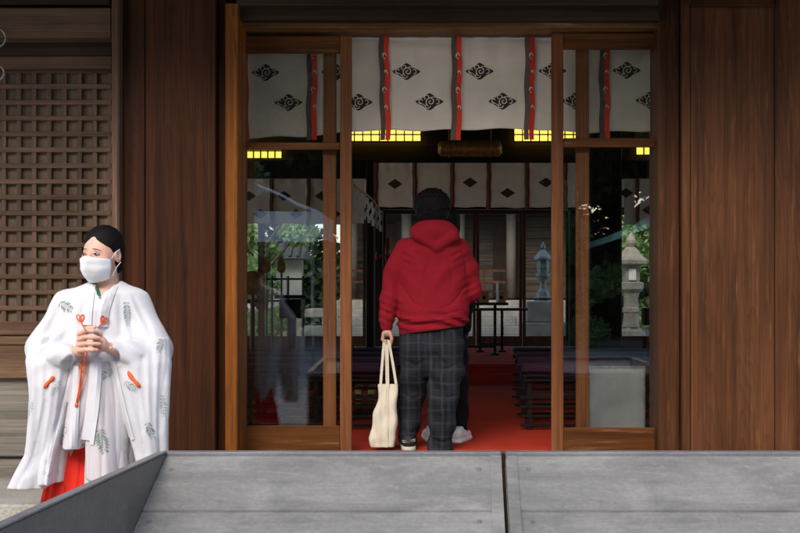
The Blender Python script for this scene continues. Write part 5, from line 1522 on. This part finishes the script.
tr, bvt = press_folds(ft, 'trousers', M['plaid'], MT, [
    [(430, 394), (445, 399), (459, 395)], [(434, 374), (449, 368), (462, 362)], [(402, 393), (412, 399), (424, 394)], [(430, 438), (442, 443), (455, 438)], [(401, 428), (410, 433), (417, 430)], [(433, 352), (442, 362), (458, 368)],
    [(404, 360), (416, 366), (428, 358)], [(448, 400), (447, 420), (444, 436)], [(410, 402), (409, 420), (411, 432)], [(430, 345), (432, 365), (429, 392)]], .007, .02)
b = MB(); band(b, [(438, 341, 1.0), (449, 342, 1.0), (459, 341, 1.0)], [bvt], .001, .002, D=MD); b.v and b.build('pocket_seam', M['shoe_black'], MT)
# shoes
def shoe(cx, cy_, ms, mu, parent, ang=0, L=.27, stripe=None, z0=.009, W=.047):
    fu = Field((cx - .14, cy_ - .16, -.01), (cx + .14, cy_ + .3, .16), .004)
    ca, sa = math.cos(ang), math.sin(ang)
    def R(u, v, z): return (cx + u * ca - v * sa, cy_ + u * sa + v * ca, z)
    fu.chain([R(0, 0, z0 + .05), R(0, .1, z0 + .045), R(0, .19, z0 + .035)], [W * .86, W * .84, W * .8], .02)
    fu.chain([R(0, -.005, z0 + .07), R(0, .05, z0 + .08)], [W * .8, W * .75], .02)
    fu.plane_cut((0, 0, 1), z0 + .105); fu.plane_cut((0, 0, -1), -(z0 + .02))
    up, bv = fobj('shoe', fu, mu, parent)
    s_ = Field((cx - .14, cy_ - .16, -.02), (cx + .14, cy_ + .3, .1), .004)
    s_.chain([R(0, 0, z0 + .015), R(0, .1, z0 + .015), R(0, .19, z0 + .015)], [W, W * .98, W * .98], .01)
    s_.plane_cut((0, 0, 1), z0 + .028); s_.plane_cut((0, 0, -1), -z0)
    fobj('sole', s_, ms, up); return up
up = shoe(X(409, MD + .0), .14, M['sole'], M['shoe_black'], MT, .12)
b = MB(); c = (X(409, MD), .14)
for zz_, rr_ in ((.07, .0435), (.08, .0425)): b.tube([(c[0] + rr_ * math.cos(a), c[1] + rr_ * math.sin(a), zz_ + .004 * math.cos(a)) for a in np.linspace(RAD(190), RAD(350), 14)], .0022, 5)
b.build('stripe', M['whiteshoe'], up)
shoe(X(442, MD), .14, M['sole'], M['shoe_black'], MT, -.1)

# tote bag
TD = 7.1
TB = thing('tote_bag', 'cream canvas tote bag hanging from the man\'s left hand', 'bag', P(383, 446, TD))
def tp(px, py, dy=0): return P(px, py, TD + dy)
ftb = Field((X(362, TD), TD - 7 - .12, Z(452, TD)), (X(404, TD), TD - 7 + .14, Z(378, TD)), .0035)
def bf(th, z, x, y): return .004 * np.sin(x * 55 + z * 25) + .003 * np.sin(z * 40 - x * 30) + .002 * np.sin(x * 130)
def trow(py, a, b, bb, dy=0): D = TD + dy; return (Z(py, D), X(a, D), X(b, D), D - 7, bb)
ftb.column([trow(384, 379.5, 398, .012), trow(392, 378.5, 397.8, .022), trow(405, 376, 397.5, .036), trow(425, 371.5, 397, .05), trow(438, 369.5, 396.5, .055), trow(446.5, 371.5, 393, .05)], .006, bf, 3.2)
ftb.F -= (.003 * np.exp(-((ftb.sub(ftb.lo, ftb.lo + ftb.h * ftb.n)[1] - X(389.5, TD)) / .004) ** 2) * (np.abs(ftb.F) < .04)).astype(np.float32) * -1
bag, bvb = fobj('bag_body', ftb, M['canvas'], TB)
for (pa, pb, dy, pk) in ((380.5, 388, -.014, 385.5), (387, 396.5, .012, 387.5)):
    b = MB(); n = 12; rows = []
    path = []
    for i in range(n + 1): t = i / n; path.append(tp(pa + (pk - 1.6 - pa) * t ** 1.15, 388 - (388 - 343) * t, dy * (1 - t)))
    path.append(tp(pk, 340.5, 0))
    for i in range(n + 1): t = 1 - i / n; path.append(tp(pb + (pk + 1.6 - pb) * t ** 1.15, 388 - (388 - 343) * t, dy * (1 - t)))
    path = [Vector(p) for p in path]
    for i, p in enumerate(path):
        t = (path[min(i + 1, len(path) - 1)] - path[max(i - 1, 0)]).normalized(); s_ = t.cross(Vector((0, 1, 0))).normalized()
        rows.append([p + s_ * .0085 + Vector((0, -.0015, 0)), p - s_ * .0085 + Vector((0, -.0015, 0)), p - s_ * .0085 + Vector((0, .0015, 0)), p + s_ * .0085 + Vector((0, .0015, 0))])
    vs = [v for r in rows for v in r]; m_ = len(rows)
    b.add(vs, [(i * 4 + k, i * 4 + (k + 1) % 4, (i + 1) * 4 + (k + 1) % 4, (i + 1) * 4 + k) for i in range(m_ - 1) for k in range(4)])
    b.build('handle', M['canvas'], TB)
b = MB(); band(b, [(386, 389, 1.6), (386, 398, 1.3), (385, 408, 1.0)], [bvb], .002, .002); b.v and b.build('tie_string', M['canvas'], TB)

# ================================================================== COMPANION AHEAD OF HIM
CD = 7.62
def Cp(px, py, dy=0.0): return P(px, py, CD + dy)
def crow(py, a, b, dy, bb): D = CD + dy; return (Z(py, D), X(a, D), X(b, D), D - 7, bb)
CT = thing('person', 'person in black with white sneakers, mostly hidden behind the man in red', 'person', (X(448, CD), CD - 7, .008))
ch = Vector(Cp(447, 222, .01))
fb = Field((X(405, CD), CD - 7 - .2, -.01), (X(484, CD), CD - 7 + .4, ch.z + .14), .007)
fb.ell(ch, (.078, .095, .1), None, .02); fb.ell(ch + Vector((0, .05, -.06)), (.055, .055, .06), None, .03); fb.cap(ch + Vector((0, .1, -.01)), ch + Vector((0, .11, -.035)), .008, .012, .01)
fb.cap(ch, Cp(447, 250, .02), .05, .06, .02); fb.chain([Cp(447, 262, .02), Cp(447, 335, .02)], [.1, .11], .02)
for an in (440, 459): fb.chain([Cp(446 + (an - 446) * .6, 340, .02), Cp(an, 390, .02), Cp(an, 435, .03)], [.08, .05, .035], .02)
for sg in (-1, 1):
    e = Cp(447 + sg * 20, 305, .0); hnd = Vector(Cp(447 + sg * 17, 315, .2))
    fb.chain([Cp(447 + sg * 15, 260, .02), e, hnd], [.045, .035, .024], .02); fb.ell(hnd + Vector((0, .05, 0)), (.03, .04, .018), None, .01)
    for k in range(4): fb.cap(hnd + Vector((-.024 + k * .016, .07, 0)), hnd + Vector((-.024 + k * .016, .125 - .008 * abs(k - 1.5), -.012)), .0085, .007, .002)
    fb.cap(hnd + Vector((-sg * .03, .04, 0)), hnd + Vector((-sg * .045, .085, .008)), .009, .008, .002)
fobj('body', fb, M['skin_m'], CT)
fh = Field(ch - Vector((.14, .15, .22)), ch + Vector((.14, .15, .15)), .005)
fh.ell(ch + Vector((0, -.01, .012)), (.094, .1, .105), None, .01); fh.ell(ch + Vector((0, -.04, -.06)), (.09, .06, .09), None, .03); fh.ell(ch + Vector((0, .13, -.03)), (.075, .08, .085), None, .01, sub=True)
fh.noise(.003, ((60, 1), (120, .6)), 6); fobj('hair', fh, M['hair_m'], CT)
fj = Field((X(410, CD), CD - 7 - .2, Z(338, CD)), (X(484, CD), CD - 7 + .3, Z(240, CD)), .006)
fj.column([crow(246, 434, 460, .02, .07), crow(255, 424, 468, .02, .1), crow(280, 423, 469, .02, .12), crow(325, 422, 471, .02, .14), crow(330, 423, 470, .02, .14)], .02)
for sg in (-1, 1): fj.chain([Cp(447 + sg * 16, 260, .02), Cp(447 + sg * 20, 304, .0), Cp(447 + sg * 17, 314, .17)], [.06, .055, .045], .02)
fj.cap(Cp(466, 306, -.02), Cp(464, 326, -.03), .045, .05, .03); fj.noise(.004, ((20, 1), (40, .5)), 3); fobj('jacket', fj, M['blackcloth'], CT)
fj = Field((X(410, CD), CD - 7 - .2, Z(345, CD)), (X(484, CD), CD - 7 + .3, Z(322, CD)), .006)
fj.column([crow(326, 424, 469, .02, .125), crow(338, 425, 468, .02, .125)], .01); fobj('shirt', fj, M['greycloth'], CT)
fj = Field((X(405, CD), CD - 7 - .2, 0), (X(484, CD), CD - 7 + .3, Z(328, CD)), .006)
for a, b_, c_, d_ in ((426, 449, 433, 447), (446, 469, 451, 467.5)):
    fj.column([crow(332, a, b_, .02, .12), crow(380, a + 1, b_ - 1, .02, .1), crow(432, c_, d_, .03, .075)], .015, lf(a))
fj.noise(.003, ((25, 1),), 3); fobj('trousers', fj, M['blackcloth'], CT)
shoe(X(457, 7.5), .5, M['whiteshoe'], M['whiteshoe'], CT, -.35, W=.042)
shoe(X(431.5, 7.5), .56, M['whiteshoe'], M['whiteshoe'], CT, .2, W=.042)
